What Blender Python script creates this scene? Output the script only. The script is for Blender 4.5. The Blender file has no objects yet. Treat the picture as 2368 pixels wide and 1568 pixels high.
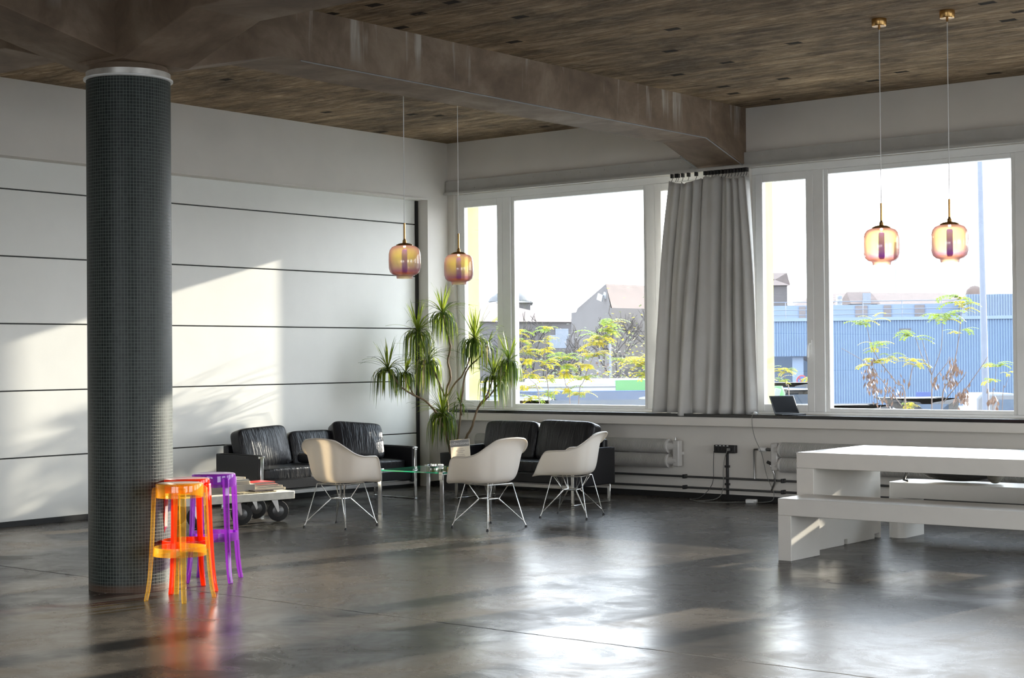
import bpy, bmesh, math, random
import numpy as np
from mathutils import Vector, Matrix, Euler
random.seed(7)
PI = math.pi
S = bpy.context.scene
COL = S.collection
R = math.radians

# ------------------------------------------------------------------ camera (solved from the photo's vanishing points)
CAM = np.array([12.915, -14.87, 1.55])
FPX, W, H = 3713.8, 2368, 1568
yaw, pitch, roll = -0.67574776, 0.01124853, -0.00858102
cy_, sy_ = math.cos(yaw), math.sin(yaw)
FW = np.array([sy_*math.cos(pitch), cy_*math.cos(pitch), math.sin(pitch)])
rt = np.array([cy_, -sy_, 0.0]); up = np.cross(rt, FW)
RT = math.cos(roll)*rt + math.sin(roll)*up
UP = -math.sin(roll)*rt + math.cos(roll)*up
def ray(px, py): return FW*FPX + RT*(px-W/2) - UP*(py-H/2)
def at_y(px, py, Y): d = ray(px, py); return CAM + d*(Y-CAM[1])/d[1]
def at_z(px, py, z=0): d = ray(px, py); return CAM + d*(z-CAM[2])/d[2]
def at_d(px, py, D): return CAM + ray(px, py)*(D/FPX)

cd = bpy.data.cameras.new('camera'); cam = bpy.data.objects.new('camera', cd); COL.objects.link(cam)
cd.sensor_fit = 'HORIZONTAL'; cd.sensor_width = 36; cd.lens = 36*FPX/W; cd.clip_end = 2000; cd.clip_start = 0.05
M = Matrix.Identity(4)
for i in range(3):
    M[i][0], M[i][1], M[i][2], M[i][3] = RT[i], UP[i], -FW[i], CAM[i]
cam.matrix_world = M
S.camera = cam
S.view_settings.view_transform = 'Standard'
S.view_settings.look = 'None'
S.view_settings.exposure = 1.2
S.view_settings.gamma = 1.0
S.view_settings.use_curve_mapping = False
S.cycles.max_bounces = 12; S.cycles.diffuse_bounces = 6; S.cycles.glossy_bounces = 6
S.cycles.transmission_bounces = 8; S.cycles.transparent_max_bounces = 32
S.cycles.sample_clamp_indirect = 6.0
S.cycles.use_denoising = True

# ------------------------------------------------------------------ mesh helper
class MB:
    def __init__(s): s.v, s.f, s.m, s.uv = [], [], [], {}
    def add(s, vs, fs, m=0):
        o = len(s.v); s.v += [tuple(map(float, p)) for p in vs]
        for f in fs: s.f.append([i+o for i in f]); s.m.append(m)
        return o
    def box(s, c, sz, rot=None, m=0):
        hx, hy, hz = sz[0]/2, sz[1]/2, sz[2]/2
        vs = [Vector((x, y, z)) for x in (-hx, hx) for y in (-hy, hy) for z in (-hz, hz)]
        if rot is not None:
            rm = rot if isinstance(rot, Matrix) else Euler(rot).to_matrix()
            vs = [rm @ v for v in vs]
        vs = [v + Vector(c) for v in vs]
        s.add(vs, [(0,1,3,2),(4,6,7,5),(0,4,5,1),(2,3,7,6),(0,2,6,4),(1,5,7,3)], m); return s
    def bx(s, x0, x1, y0, y1, z0, z1, m=0):
        return s.box(((x0+x1)/2, (y0+y1)/2, (z0+z1)/2), (abs(x1-x0), abs(y1-y0), abs(z1-z0)), None, m)
    def tube(s, pts, r, n=8, m=0, caps=True):
        pts = [Vector(p) for p in pts]; k = len(pts)
        rs = list(r) if hasattr(r, '__len__') else [r]*k
        T = []
        for i in range(k):
            a = pts[max(0, i-1)]; b = pts[min(k-1, i+1)]
            d = (b-a); T.append(d.normalized() if d.length > 1e-9 else Vector((0,0,1)))
        nrm = T[0].orthogonal().normalized(); rings = []
        o = len(s.v)
        for i in range(k):
            nrm = (nrm - T[i]*nrm.dot(T[i]))
            nrm = nrm.normalized() if nrm.length > 1e-6 else T[i].orthogonal().normalized()
            b = T[i].cross(nrm)
            for j in range(n):
                a = 2*PI*j/n
                s.v.append(tuple(pts[i] + (nrm*math.cos(a) + b*math.sin(a))*rs[i]))
        for i in range(k-1):
            for j in range(n):
                q = (j+1) % n
                s.f.append([o+i*n+j, o+i*n+q, o+(i+1)*n+q, o+(i+1)*n+j]); s.m.append(m)
        if caps:
            s.f.append([o+j for j in range(n)][::-1]); s.m.append(m)
            s.f.append([o+(k-1)*n+j for j in range(n)]); s.m.append(m)
        return s
    def bar(s, a, b, w, t, up=(0,0,1), m=0):
        a, b = Vector(a), Vector(b); d = b-a; L = d.length; z = d.normalized()
        x = Vector(up).cross(z)
        if x.length < 1e-4: x = Vector((1,0,0)).cross(z)
        x.normalize(); y = z.cross(x)
        rm = Matrix((x, y, z)).transposed()
        return s.box((a+b)/2, (w, t, L), rm, m)
    def lathe(s, prof, n=24, c=(0,0,0), m=0, close=False):
        o = len(s.v); k = len(prof)
        for (r, z) in prof:
            for j in range(n):
                a = 2*PI*j/n
                s.v.append((c[0]+r*math.cos(a), c[1]+r*math.sin(a), c[2]+z))
        for i in range(k-1 if not close else k):
            i2 = (i+1) % k
            for j in range(n):
                q = (j+1) % n
                s.f.append([o+i*n+j, o+i*n+q, o+i2*n+q, o+i2*n+j]); s.m.append(m)
        if not close:
            if prof[0][0] > 1e-5: s.f.append([o+j for j in range(n)][::-1]); s.m.append(m)
            if prof[-1][0] > 1e-5: s.f.append([o+(k-1)*n+j for j in range(n)]); s.m.append(m)
        return s
    def prism(s, poly, h0, h1, axis='x', m=0):
        def P(a, b, h): return {'x': (h, a, b), 'y': (a, h, b), 'z': (a, b, h)}[axis]
        n = len(poly)
        vs = [P(a, b, h0) for a, b in poly] + [P(a, b, h1) for a, b in poly]
        fs = [list(range(n))[::-1], list(range(n, 2*n))] + [[i, (i+1) % n, n+(i+1) % n, n+i] for i in range(n)]
        s.add(vs, fs, m); return s
    def grid(s, P, m=0, wrap=False):
        nu, nv = len(P), len(P[0]); o = len(s.v)
        for row in P: s.v += [tuple(map(float, p)) for p in row]
        for i in range(nu if wrap else nu-1):
            i2 = (i+1) % nu
            for j in range(nv-1):
                s.f.append([o+i*nv+j, o+i2*nv+j, o+i2*nv+j+1, o+i*nv+j+1]); s.m.append(m)
        return s
    def build(s, name, mats, parent=None, world=False, smooth=35, bevel=0, seg=2, fixn=True):
        me = bpy.data.meshes.new(name)
        vs = s.v
        if parent is not None and world:
            L = Vector((0,0,0)); p = parent
            while p is not None: L += p.location; p = p.parent
            vs = [(x-L[0], y-L[1], z-L[2]) for x, y, z in vs]
        me.from_pydata(vs, [], s.f)
        if not isinstance(mats, (list, tuple)): mats = [mats]
        for q in mats: me.materials.append(q)
        me.polygons.foreach_set('material_index', s.m)
        if fixn:
            b = bmesh.new(); b.from_mesh(me); bmesh.ops.recalc_face_normals(b, faces=b.faces[:]); b.to_mesh(me); b.free()
        if smooth:
            me.polygons.foreach_set('use_smooth', [True]*len(me.polygons))
            if smooth < 180: me.set_sharp_from_angle(angle=R(smooth))
        me.update()
        o = bpy.data.objects.new(name, me); COL.objects.link(o)
        if parent is not None: o.parent = parent
        if bevel:
            md = o.modifiers.new('bevel', 'BEVEL'); md.width = bevel; md.segments = seg; md.limit_method = 'ANGLE'; md.angle_limit = R(40)
            md.harden_normals = False
        return o

def tag(o, label=None, cat=None, group=None, kind=None):
    if label: o['label'] = label
    if cat: o['category'] = cat
    if group: o['group'] = group
    if kind: o['kind'] = kind
    return o
def thing(name, loc, rz=0.0, label=None, cat=None, group=None, kind=None):
    o = bpy.data.objects.new(name, None); COL.objects.link(o)
    o.empty_display_size = 0.1; o.location = loc; o.rotation_euler = (0, 0, rz)
    return tag(o, label, cat, group, kind)
def copy_tree(o, parent=None):
    c = o.copy(); COL.objects.link(c)
    if parent is not None: c.parent = parent
    for ch in [q for q in bpy.data.objects if q.parent == o]: copy_tree(ch, c)
    return c
def struct(name, mb, mats, label=None, parent=None, **k):
    o = mb.build(name, mats, parent, **k)
    if parent is None: tag(o, label, None, None, 'structure')
    return o

# ------------------------------------------------------------------ materials
class NT:
    def __init__(s, name):
        s.mat = bpy.data.materials.new(name); s.mat.use_nodes = True
        s.t = s.mat.node_tree; s.t.nodes.clear()
        s.out = s.t.nodes.new('ShaderNodeOutputMaterial')
    def n(s, typ, **kw):
        q = s.t.nodes.new('ShaderNode'+typ)
        for k, v in kw.items():
            if k.startswith('i_'):
                key = k[2:].replace('_', ' ')
                q.inputs[key].default_value = v
            else: setattr(q, k, v)
        return q
    def l(s, a, b): s.t.links.new(a, b)
    def surf(s, a): s.l(a, s.out.inputs['Surface']); return s.mat
    def coords(s, kind='Object', scale=(1,1,1)):
        tc = s.n('TexCoord'); mp = s.n('Mapping'); mp.inputs['Scale'].default_value = scale
        s.l(tc.outputs[kind], mp.inputs['Vector']); return mp.outputs['Vector']
    def world(s, scale=(1,1,1), loc=(0,0,0)):
        g = s.n('NewGeometry'); mp = s.n('Mapping'); mp.inputs['Scale'].default_value = scale; mp.inputs['Location'].default_value = loc
        s.l(g.outputs['Position'], mp.inputs['Vector']); return mp.outputs['Vector']
    def noise(s, vec, scale, detail=4, rough=.55, dist=0):
        q = s.n('TexNoise'); q.inputs['Scale'].default_value = scale; q.inputs['Detail'].default_value = detail
        q.inputs['Roughness'].default_value = rough; q.inputs['Distortion'].default_value = dist
        if vec is not None: s.l(vec, q.inputs['Vector'])
        return q.outputs['Fac']
    def ramp(s, fac, stops, interp='LINEAR'):
        q = s.n('ValToRGB'); q.color_ramp.interpolation = interp
        e = q.color_ramp.elements
        while len(e) < len(stops): e.new(0.5)
        for a, (p, c) in zip(e, stops): a.position = p; a.color = (*c, 1) if len(c) == 3 else c
        s.l(fac, q.inputs['Fac']); return q.outputs['Color']
    def math(s, op, a, b=None, c=None):
        q = s.n('Math', operation=op)
        for i, x in enumerate((a, b, c)):
            if x is None: continue
            if isinstance(x, (int, float)): q.inputs[i].default_value = x
            else: s.l(x, q.inputs[i])
        return q.outputs[0]
    def mix(s, fac, a, b, blend='MIX'):
        q = s.n('Mix', data_type='RGBA', blend_type=blend)
        for sock, x in ((q.inputs[0], fac), (q.inputs[6], a), (q.inputs[7], b)):
            if isinstance(x, (int, float)): sock.default_value = x
            elif isinstance(x, tuple): sock.default_value = (*x, 1)
            else: s.l(x, sock)
        return q.outputs[2]
    def bump(s, h, strength=.3, dist=.01):
        q = s.n('Bump'); q.inputs['Strength'].default_value = strength; q.inputs['Distance'].default_value = dist
        s.l(h, q.inputs['Height']); return q.outputs['Normal']
    def bsdf(s, color=(.8,.8,.8), rough=.5, metal=0, spec=.5, normal=None, **kw):
        q = s.n('BsdfPrincipled')
        for key, x in (('Base Color', color), ('Roughness', rough), ('Metallic', metal)):
            if isinstance(x, (int, float)): q.inputs[key].default_value = x
            elif isinstance(x, tuple): q.inputs[key].default_value = (*x, 1)
            else: s.l(x, q.inputs[key])
        q.inputs['Specular IOR Level'].default_value = spec
        for k, x in kw.items(): q.inputs[k.replace('_', ' ')].default_value = x
        if normal is not None: s.l(normal, q.inputs['Normal'])
        return q.outputs[0]
def schlick(t, f0=.04):
    lw = t.n('LayerWeight'); lw.inputs['Blend'].default_value = .5
    return t.math('MULTIPLY_ADD', t.math('POWER', lw.outputs['Facing'], 5.0), 1-f0, f0)
def simple(name, color, rough=.5, metal=0, spec=.5, var=.06, scale=6, bump=0, **kw):
    t = NT(name); v = t.coords('Object')
    nz = t.noise(v, scale, 3)
    lo = tuple(c*(1-var) for c in color); hi = tuple(min(1, c*(1+var)) for c in color)
    c = t.ramp(nz, [(.3, lo), (.7, hi)])
    nm = t.bump(t.noise(v, scale*12, 2), bump, .004) if bump else None
    return t.surf(t.bsdf(c, rough, metal, spec, nm, **kw))
def mixshader(t, fac, a, b):
    q = t.n('MixShader')
    if isinstance(fac, (int, float)): q.inputs[0].default_value = fac
    else: t.l(fac, q.inputs[0])
    t.l(a, q.inputs[1]); t.l(b, q.inputs[2]); return q.outputs[0]

m_wall = simple('painted_wall', (.74,.705,.65), .75, spec=.25, var=.03, scale=2, bump=.06)
m_wall_grey = simple('plate_paint', (.50,.49,.46), .6, spec=.3, var=.05)
m_frame = simple('window_paint', (.88,.88,.86), .35, var=.02)
m_panel = simple('door_panel_paint', (.74,.74,.70), .38, spec=.4, var=.02, scale=3, bump=.05)
m_black = simple('black_rubber', (.012,.012,.012), .6)
m_sill = simple('dark_stone', (.018,.018,.018), .18)
m_yellow = simple('yellow_render', (.30,.285,.10), .8)
m_chrome = simple('chrome', (.80,.80,.78), .12, 1.0, var=.02)
m_collar = simple('bright_collar_steel', (.80,.78,.74), .32, .75, var=.25, scale=5)
m_steel = simple('satin_steel', (.55,.54,.52), .3, 1.0)
m_wire = simple('chrome_wire', (.78,.77,.74), .22, 1.0)
m_rail0 = simple('dull_conduit', (.30,.30,.30), .5)
m_darkmetal = simple('dark_pipe', (.11,.11,.11), .35, .6)
m_blackplastic = simple('black_plastic', (.015,.015,.017), .35)
m_brass = simple('brass', (.62,.36,.13), .22, 1.0)
m_white = simple('white_lacquer', (.76,.725,.665), .3, var=.02, bump=.03)

m_rad = simple('radiator_enamel', (.62,.60,.57), .4)
m_greycurt = None
m_pot = simple('dark_pot', (.045,.043,.04), .6)
m_soil = simple('soil', (.03,.02,.014), .9)

m_red = simple('red_cover', (.70,.05,.04), .35)
m_greypaper = simple('grey_print', (.30,.30,.29), .55)
m_tyre = simple('tyre', (.02,.02,.02), .7)
m_cable = simple('cable_grey', (.22,.22,.20), .6)
m_whiteplastic = simple('white_plastic', (.8,.8,.78), .4)
m_cord = simple('white_cord', (.85,.85,.83), .6)

def translucent(name, color, tcol, k, rough):
    t = NT(name); d = t.bsdf(color, rough, 0, .4)
    tl = t.n('BsdfTranslucent'); tl.inputs[0].default_value = (*tcol, 1)
    return t.surf(mixshader(t, k, d, tl.outputs[0]))
m_shell = translucent('white_shell_plastic', (.86,.83,.79), (.92,.82,.67), .32, .32)
m_paper = translucent('paper', (.80,.77,.70), (.90,.82,.70), .6, .6)
def leather():
    t = NT('black_leather'); v = t.coords('Object')
    v2 = t.coords('Object', (16, 2.2, 2.5))
    w = t.noise(v2, 1.3, 4, .6, .8); g = t.noise(v, 160, 2)
    nm = t.n('Bump'); nm.inputs['Strength'].default_value = .55; nm.inputs['Distance'].default_value = .025; t.l(w, nm.inputs['Height'])
    n2 = t.n('Bump'); n2.inputs['Strength'].default_value = .12; n2.inputs['Distance'].default_value = .003; t.l(g, n2.inputs['Height']); t.l(nm.outputs[0], n2.inputs['Normal'])
    return t.surf(t.bsdf((.010,.010,.012), .33, 0, .42, n2.outputs[0]))
m_leather = leather()
def leather_flat():
    t = NT('black_leather_taut'); v = t.coords('Object')
    nm = t.bump(t.noise(v, 30, 4), .12, .005)
    return t.surf(t.bsdf((.012,.012,.014), .38, 0, .45, nm))
m_leather2 = leather_flat()

def concrete_ceiling():
    t = NT('board_marked_concrete')
    n1 = t.noise(t.world((1.8, 9, 1)), 1.3, 7, .74, .9)           # board grain along x
    n2 = t.noise(t.world((.6, .8, .5)), 1.5, 6, .7, .5)
    n3 = t.noise(t.world((4.0, 20, 1)), 1.0, 6, .8, 1.2)
    g = t.n('NewGeometry'); sp = t.n('SeparateXYZ'); t.l(g.outputs['Position'], sp.inputs[0])
    yb = t.math('MULTIPLY', sp.outputs[1], 7.2)
    wn = t.n('TexWhiteNoise', noise_dimensions='1D'); t.l(t.math('FLOOR', yb), wn.inputs['W'])
    c = t.ramp(n1, [(.30, (.105,.078,.053)), (.5, (.25,.193,.138)), (.68, (.42,.35,.275))])
    c = t.mix(1.0, c, t.ramp(wn.outputs['Value'], [(0, (.82,.81,.79)), (1, (1.12,1.09,1.03))]), 'MULTIPLY')
    c = t.mix(1.0, c, t.ramp(n2, [(.33, (.50,.47,.44)), (.66, (1.50,1.40,1.22))]), 'MULTIPLY')
    pale = t.ramp(n3, [(.57, (0,0,0)), (.68, (1,1,1))])
    c = t.mix(t.math('MULTIPLY', pale, .5), c, (.46,.42,.35))
    dk = t.ramp(n3, [(.33, (1,1,1)), (.43, (0,0,0))])
    c = t.mix(t.math('MULTIPLY', dk, .6), c, (.035,.022,.014))
    line = t.math('LESS_THAN', t.math('FRACT', yb), .06)
    c = t.mix(t.math('MULTIPLY', line, .35), c, (.04,.028,.02))
    vo = t.n('TexVoronoi'); vo.inputs['Scale'].default_value = 1.0; vo.inputs['Randomness'].default_value = .55
    vo.distance = 'CHEBYCHEV'
    t.l(t.world((1.75, 2.7, 0.0)), vo.inputs['Vector'])
    hole = t.math('LESS_THAN', t.math('ADD', vo.outputs['Distance'], t.math('MULTIPLY', n3, .08)), .155)
    c = t.mix(t.math('MULTIPLY', hole, .92), c, (.010,.007,.005))
    h = t.math('SUBTRACT', t.math('ADD', n1, t.math('MULTIPLY', n3, .6)), t.math('ADD', hole, t.math('MULTIPLY', line, .3)))
    return t.surf(t.bsdf(c, .85, 0, .2, t.bump(h, .5, .03)))
m_ceil = concrete_ceiling()
def concrete_beam():
    t = NT('smooth_beam_concrete')
    v = t.world((.8,.8,.8)); n1 = t.noise(v, 2.0, 6, .62, .4)
    v2 = t.world((1.0, 1.0, 9)); n2 = t.noise(t.world((7, 7, .7)), 1.0, 4, .6)
    nb = t.noise(t.world((1.2, 1.2, 12)), 1.0, 4, .6)
    c = t.ramp(n1, [(.27, (.11,.070,.046)), (.5, (.235,.165,.112)), (.73, (.42,.325,.24))])
    c = t.mix(t.math('MULTIPLY', nb, .35), c, (.16,.13,.10))
    pale = t.ramp(n2, [(.58, (0,0,0)), (.70, (1,1,1))])
    g = t.n('NewGeometry'); sp = t.n('SeparateXYZ'); t.l(g.outputs['Position'], sp.inputs[0])
    hi = t.n('MapRange'); hi.inputs[1].default_value = 3.80; hi.inputs[2].default_value = 4.05; t.l(sp.outputs[2], hi.inputs[0])
    c = t.mix(t.math('MULTIPLY', t.math('MULTIPLY', pale, hi.outputs[0]), .7), c, (.60,.56,.50))
    nm = t.bump(t.math('ADD', n1, t.math('MULTIPLY', nb, .5)), .25, .02)
    return t.surf(t.bsdf(c, .7, 0, .3, nm))
m_beam = concrete_beam()

def floor_mat():
    t = NT('polished_concrete_floor')
    v = t.world((1,1,1)); big = t.noise(v, .55, 6, .62, .6)
    mid = t.noise(t.world((1,1,1), (13,5,0)), 2.3, 6, .68, .9)
    fine = t.noise(v, 26, 5, .7)
    c = t.ramp(big, [(.30, (.024,.022,.021)), (.5, (.058,.052,.046)), (.70, (.112,.099,.085))])
    c2 = t.ramp(mid, [(.32, (.6,.6,.6)), (.52, (1,1,1)), (.70, (1.5,1.44,1.36))])
    c = t.mix(.85, c, c2, 'MULTIPLY')
    c = t.mix(t.math('MULTIPLY', t.ramp(fine, [(.55, (0,0,0)), (.8, (1,1,1))]), .22), c, (.16,.15,.14))
    g = t.n('NewGeometry'); sp = t.n('SeparateXYZ'); t.l(g.outputs['Position'], sp.inputs[0])
    wob = t.math('MULTIPLY', t.math('SUBTRACT', t.noise(v, 6, 3), .5), .03)
    j1 = t.math('LESS_THAN', t.math('ABSOLUTE', t.math('ADD', t.math('ADD', sp.outputs[1], 7.79), wob)), .008)
    j2 = t.math('LESS_THAN', t.math('ABSOLUTE', t.math('ADD', t.math('SUBTRACT', sp.outputs[0], 4.09), wob)), .007)
    c = t.mix(t.math('MULTIPLY', j1, .85), c, (.008,.007,.007))
    c = t.mix(t.math('MULTIPLY', t.math('MULTIPLY', j2, t.ramp(t.noise(v, 22, 2), [(.48,(0,0,0)),(.56,(1,1,1))])), .8), c, (.42,.40,.36))
    pat = t.math('ADD', t.math('MULTIPLY', mid, .55), t.math('MULTIPLY', big, .45))
    rg = t.ramp(pat, [(.36, (.22,.22,.22)), (.52, (.27,.27,.27)), (.66, (.36,.36,.36))])
    rg = t.mix(j1, rg, (.8,.8,.8))
    nm = t.bump(t.math('ADD', t.math('MULTIPLY', mid, .5), t.math('MULTIPLY', fine, .10)), .10, .012)
    gloss = t.bsdf(c, rg, 0, .5, nm)
    df = t.n('BsdfDiffuse'); t.l(c, df.inputs[0])
    k = t.ramp(pat, [(.38, (.10,.10,.10)), (.62, (.48,.48,.48))])
    return t.surf(mixshader(t, k, gloss, df.outputs[0]))
m_floor = floor_mat()

def mosaic():
    t = NT('column_mosaic'); tc = t.n('TexCoord')
    sp = t.n('SeparateXYZ'); t.l(tc.outputs['UV'], sp.inputs[0])
    def grout(a, k):
        fr = t.math('FRACT', t.math('MULTIPLY', a, k))
        return t.math('LESS_THAN', fr, .11)
    gm = t.math('MAXIMUM', grout(sp.outputs[0], 1/.0213), grout(sp.outputs[1], 1/.0222))
    wn = t.n('TexWhiteNoise', noise_dimensions='2D')
    cx = t.n('CombineXYZ')
    t.l(t.math('FLOOR', t.math('MULTIPLY', sp.outputs[0], 1/.0213)), cx.inputs[0]); t.l(t.math('FLOOR', t.math('MULTIPLY', sp.outputs[1], 1/.0222)), cx.inputs[1])
    t.l(cx.outputs[0], wn.inputs['Vector'])
    c = t.ramp(wn.outputs['Value'], [(0, (.012,.017,.016)), (1, (.026,.034,.032))])
    c = t.mix(gm, c, (.16,.18,.165))
    wear = t.n('MapRange'); wear.inputs[1].default_value = .03; wear.inputs[2].default_value = .06; wear.inputs[3].default_value = 1; wear.inputs[4].default_value = 0
    t.l(sp.outputs[1], wear.inputs[0])
    c = t.mix(t.math('MULTIPLY', wear.outputs[0], .7), c, (.10,.055,.035))
    nm = t.bump(t.math('SUBTRACT', 1.0, gm), .5, .002)
    return t.surf(t.bsdf(c, t.mix(gm, (.42,.42,.42), (.8,.8,.8)), 0, .28, nm))
m_mosaic = mosaic()

def glass_pane(name, tint=(.97,.98,.98), ior=1.45, rough=0.0, k=1.0):
    t = NT(name); tr = t.n('BsdfTransparent'); tr.inputs[0].default_value = (*tint, 1)
    gl = t.n('BsdfGlossy'); gl.inputs['Roughness'].default_value = rough; gl.inputs[0].default_value = (1,1,1,1)
    return t.surf(mixshader(t, schlick(t, .035*k), tr.outputs[0], gl.outputs[0]))
m_glass = glass_pane('window_glass')
m_tableglass = glass_pane('table_glass', (.90,.95,.93), 1.5, 0.02)
def plastic(name, tint, body, glow=.22):
    t = NT(name); tr = t.n('BsdfTransparent'); tr.inputs[0].default_value = (*tint, 1)
    df = t.n('BsdfDiffuse'); df.inputs[0].default_value = (*body, 1)
    tl = t.n('BsdfTranslucent'); tl.inputs[0].default_value = (*body, 1)
    a = mixshader(t, .6, df.outputs[0], tl.outputs[0])
    lw = t.n('LayerWeight'); lw.inputs['Blend'].default_value = .35
    fac = t.math('ADD', glow, t.math('MULTIPLY', lw.outputs['Facing'], .35))
    b = mixshader(t, fac, tr.outputs[0], a)
    gl = t.n('BsdfGlossy'); gl.inputs['Roughness'].default_value = .06
    return t.surf(mixshader(t, schlick(t, .045), b, gl.outputs[0]))
m_amber = plastic('amber_acrylic', (.99,.86,.46), (.98,.58,.05), .07)
m_redac = plastic('red_acrylic', (.92,.22,.06), (.90,.10,.02), .28)
m_purple = plastic('purple_acrylic', (.60,.24,.76), (.45,.12,.62), .28)
m_greenedge = plastic('green_glass_edge', (.15,.6,.42), (.10,.55,.38), .6)

def shade_glass():
    t = NT('iridescent_glass'); v = t.coords('Object'); sp = t.n('SeparateXYZ'); t.l(v, sp.inputs[0])
    mr = t.n('MapRange'); mr.inputs[1].default_value = 0.0; mr.inputs[2].default_value = .29; t.l(sp.outputs[2], mr.inputs[0])
    body = t.ramp(mr.outputs[0], [(0.0, (.85,.72,.46)), (.09, (.85,.66,.38)), (.13, (.95,.30,.02)), (.21, (.60,.28,.38)), (.36, (.82,.64,.42)), (.65, (.92,.80,.28)), (.95, (.74,.54,.40))])
    tint = t.ramp(mr.outputs[0], [(0.0, (.95,.86,.62)), (.10, (.95,.80,.50)), (.14, (.98,.52,.18)), (.22, (.80,.52,.60)), (.40, (.98,.86,.52)), (.85, (1.0,.90,.44)), (1.0, (.85,.68,.50))])
    lw = t.n('LayerWeight'); lw.inputs['Blend'].default_value = .5
    rim = t.ramp(lw.outputs['Facing'], [(.12, (0,0,0)), (.62, (1,1,1))])
    c = t.mix(t.math('MULTIPLY', rim, .85), body, (.50,.29,.30))
    tl = t.n('BsdfTranslucent'); t.l(c, tl.inputs[0])
    df = t.n('BsdfDiffuse'); t.l(c, df.inputs[0])
    a = mixshader(t, .5, tl.outputs[0], df.outputs[0])
    tr = t.n('BsdfTransparent'); t.l(t.mix(rim, tint, (.62,.42,.42)), tr.inputs[0])
    b = mixshader(t, t.math('MULTIPLY_ADD', rim, .30, .43), tr.outputs[0], a)
    gl = t.n('BsdfGlossy'); gl.inputs['Roughness'].default_value = .08
    return t.surf(mixshader(t, schlick(t, .06), b, gl.outputs[0]))
m_shade = shade_glass()
def violet():
    t = NT('violet_tube'); tr = t.n('BsdfTransparent'); tr.inputs[0].default_value = (.42,.12,.92,1)
    df = t.n('BsdfDiffuse'); df.inputs[0].default_value = (.30,.05,.85,1)
    return t.surf(mixshader(t, .6, tr.outputs[0], df.outputs[0]))
m_tubep = violet()

def curtain_mat():
    t = NT('grey_curtain_cloth'); v = t.coords('Object')
    c = t.ramp(t.noise(v, 3, 3), [(.3, (.58,.57,.545)), (.7, (.65,.64,.615))])
    d = t.bsdf(c, .75, 0, .3, t.bump(t.noise(v, 260, 2), .15, .002))
    tl = t.n('BsdfTranslucent'); tl.inputs[0].default_value = (.40,.39,.37,1)
    return t.surf(mixshader(t, .12, d, tl.outputs[0]))
m_curtain = curtain_mat()
def leafmat(name, c1, c2, tr=.4, rough=.4):
    t = NT(name); v = t.coords('Object')
    c = t.ramp(t.noise(v, 9, 3), [(.35, c1), (.65, c2)])
    d = t.bsdf(c, rough, 0, .4)
    tl = t.n('BsdfTranslucent'); t.l(t.mix(.5, c, c2), tl.inputs[0])
    return t.surf(mixshader(t, tr, d, tl.outputs[0]))
m_leaf1 = leafmat('dracaena_leaf', (.030,.058,.010), (.085,.14,.018))
m_leaf2 = leafmat('dracaena_leaf_young', (.10,.17,.018), (.24,.29,.03), .5)
m_leaf3 = leafmat('dracaena_leaf_dry', (.30,.26,.13), (.44,.38,.22), .4)
m_bark = simple('cane_bark', (.22,.15,.09), .8, bump=.3)

# ------------------------------------------------------------------ light: world sky + sun (direction solved from the sun patch on the wall)
w = bpy.data.worlds.new('sky'); S.world = w; w.use_nodes = True
nt = w.node_tree; nt.nodes.clear()
wo = nt.nodes.new('ShaderNodeOutputWorld'); bg = nt.nodes.new('ShaderNodeBackground')
tc = nt.nodes.new('ShaderNodeTexCoord'); sx = nt.nodes.new('ShaderNodeSeparateXYZ'); cr = nt.nodes.new('ShaderNodeValToRGB')
nt.links.new(tc.outputs['Generated'], sx.inputs[0]); nt.links.new(sx.outputs[2], cr.inputs['Fac'])
cr.color_ramp.elements[0].position = 0.0; cr.color_ramp.elements[0].color = (.98,.98,1.0,1)
cr.color_ramp.elements[1].position = .5; cr.color_ramp.elements[1].color = (.74,.86,1.0,1)
nt.links.new(cr.outputs['Color'], bg.inputs['Color']); bg.inputs['Strength'].default_value = 4.2
nt.links.new(bg.outputs[0], wo.inputs['Surface'])
SUN = Vector((-.150, -1.0, -.267)).normalized()
sd = bpy.data.lights.new('sun', 'SUN'); sd.energy = 7.5; sd.angle = R(.6); sd.color = (1.0,.91,.76)
so = bpy.data.objects.new('sun', sd); COL.objects.link(so); so.rotation_euler = SUN.to_track_quat('-Z', 'Y').to_euler(); so.location = (10, 20, 12)

# ------------------------------------------------------------------ room shell
CZ = 4.175
struct('floor', MB().bx(-.45, 17.3, -20.3, .4, -.2, 0), m_floor, 'dark polished concrete floor with worn glossy patches', smooth=0)
struct('ceiling', MB().bx(-.45, 17.3, -20.3, .4, CZ, CZ+.25), m_ceil, 'brown board marked raw concrete ceiling', smooth=0)
WIN = [(.10, 3.76), (4.24, 7.98), (8.46, 12.2), (12.7, 16.4)]
SILLZ, HEADZ = .93, 3.54
mb = MB()
mb.bx(-.4, 17.1, 0, .4, -.2, SILLZ); mb.bx(-.4, 17.1, 0, .4, HEADZ, CZ)
xs = [-.4] + [q for a in WIN for q in a] + [17.1]
for i in range(0, len(xs), 2): mb.bx(xs[i], xs[i+1], 0, .4, SILLZ, HEADZ)
struct('wall_back', mb, m_wall, 'white plastered window wall', smooth=0)
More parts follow.
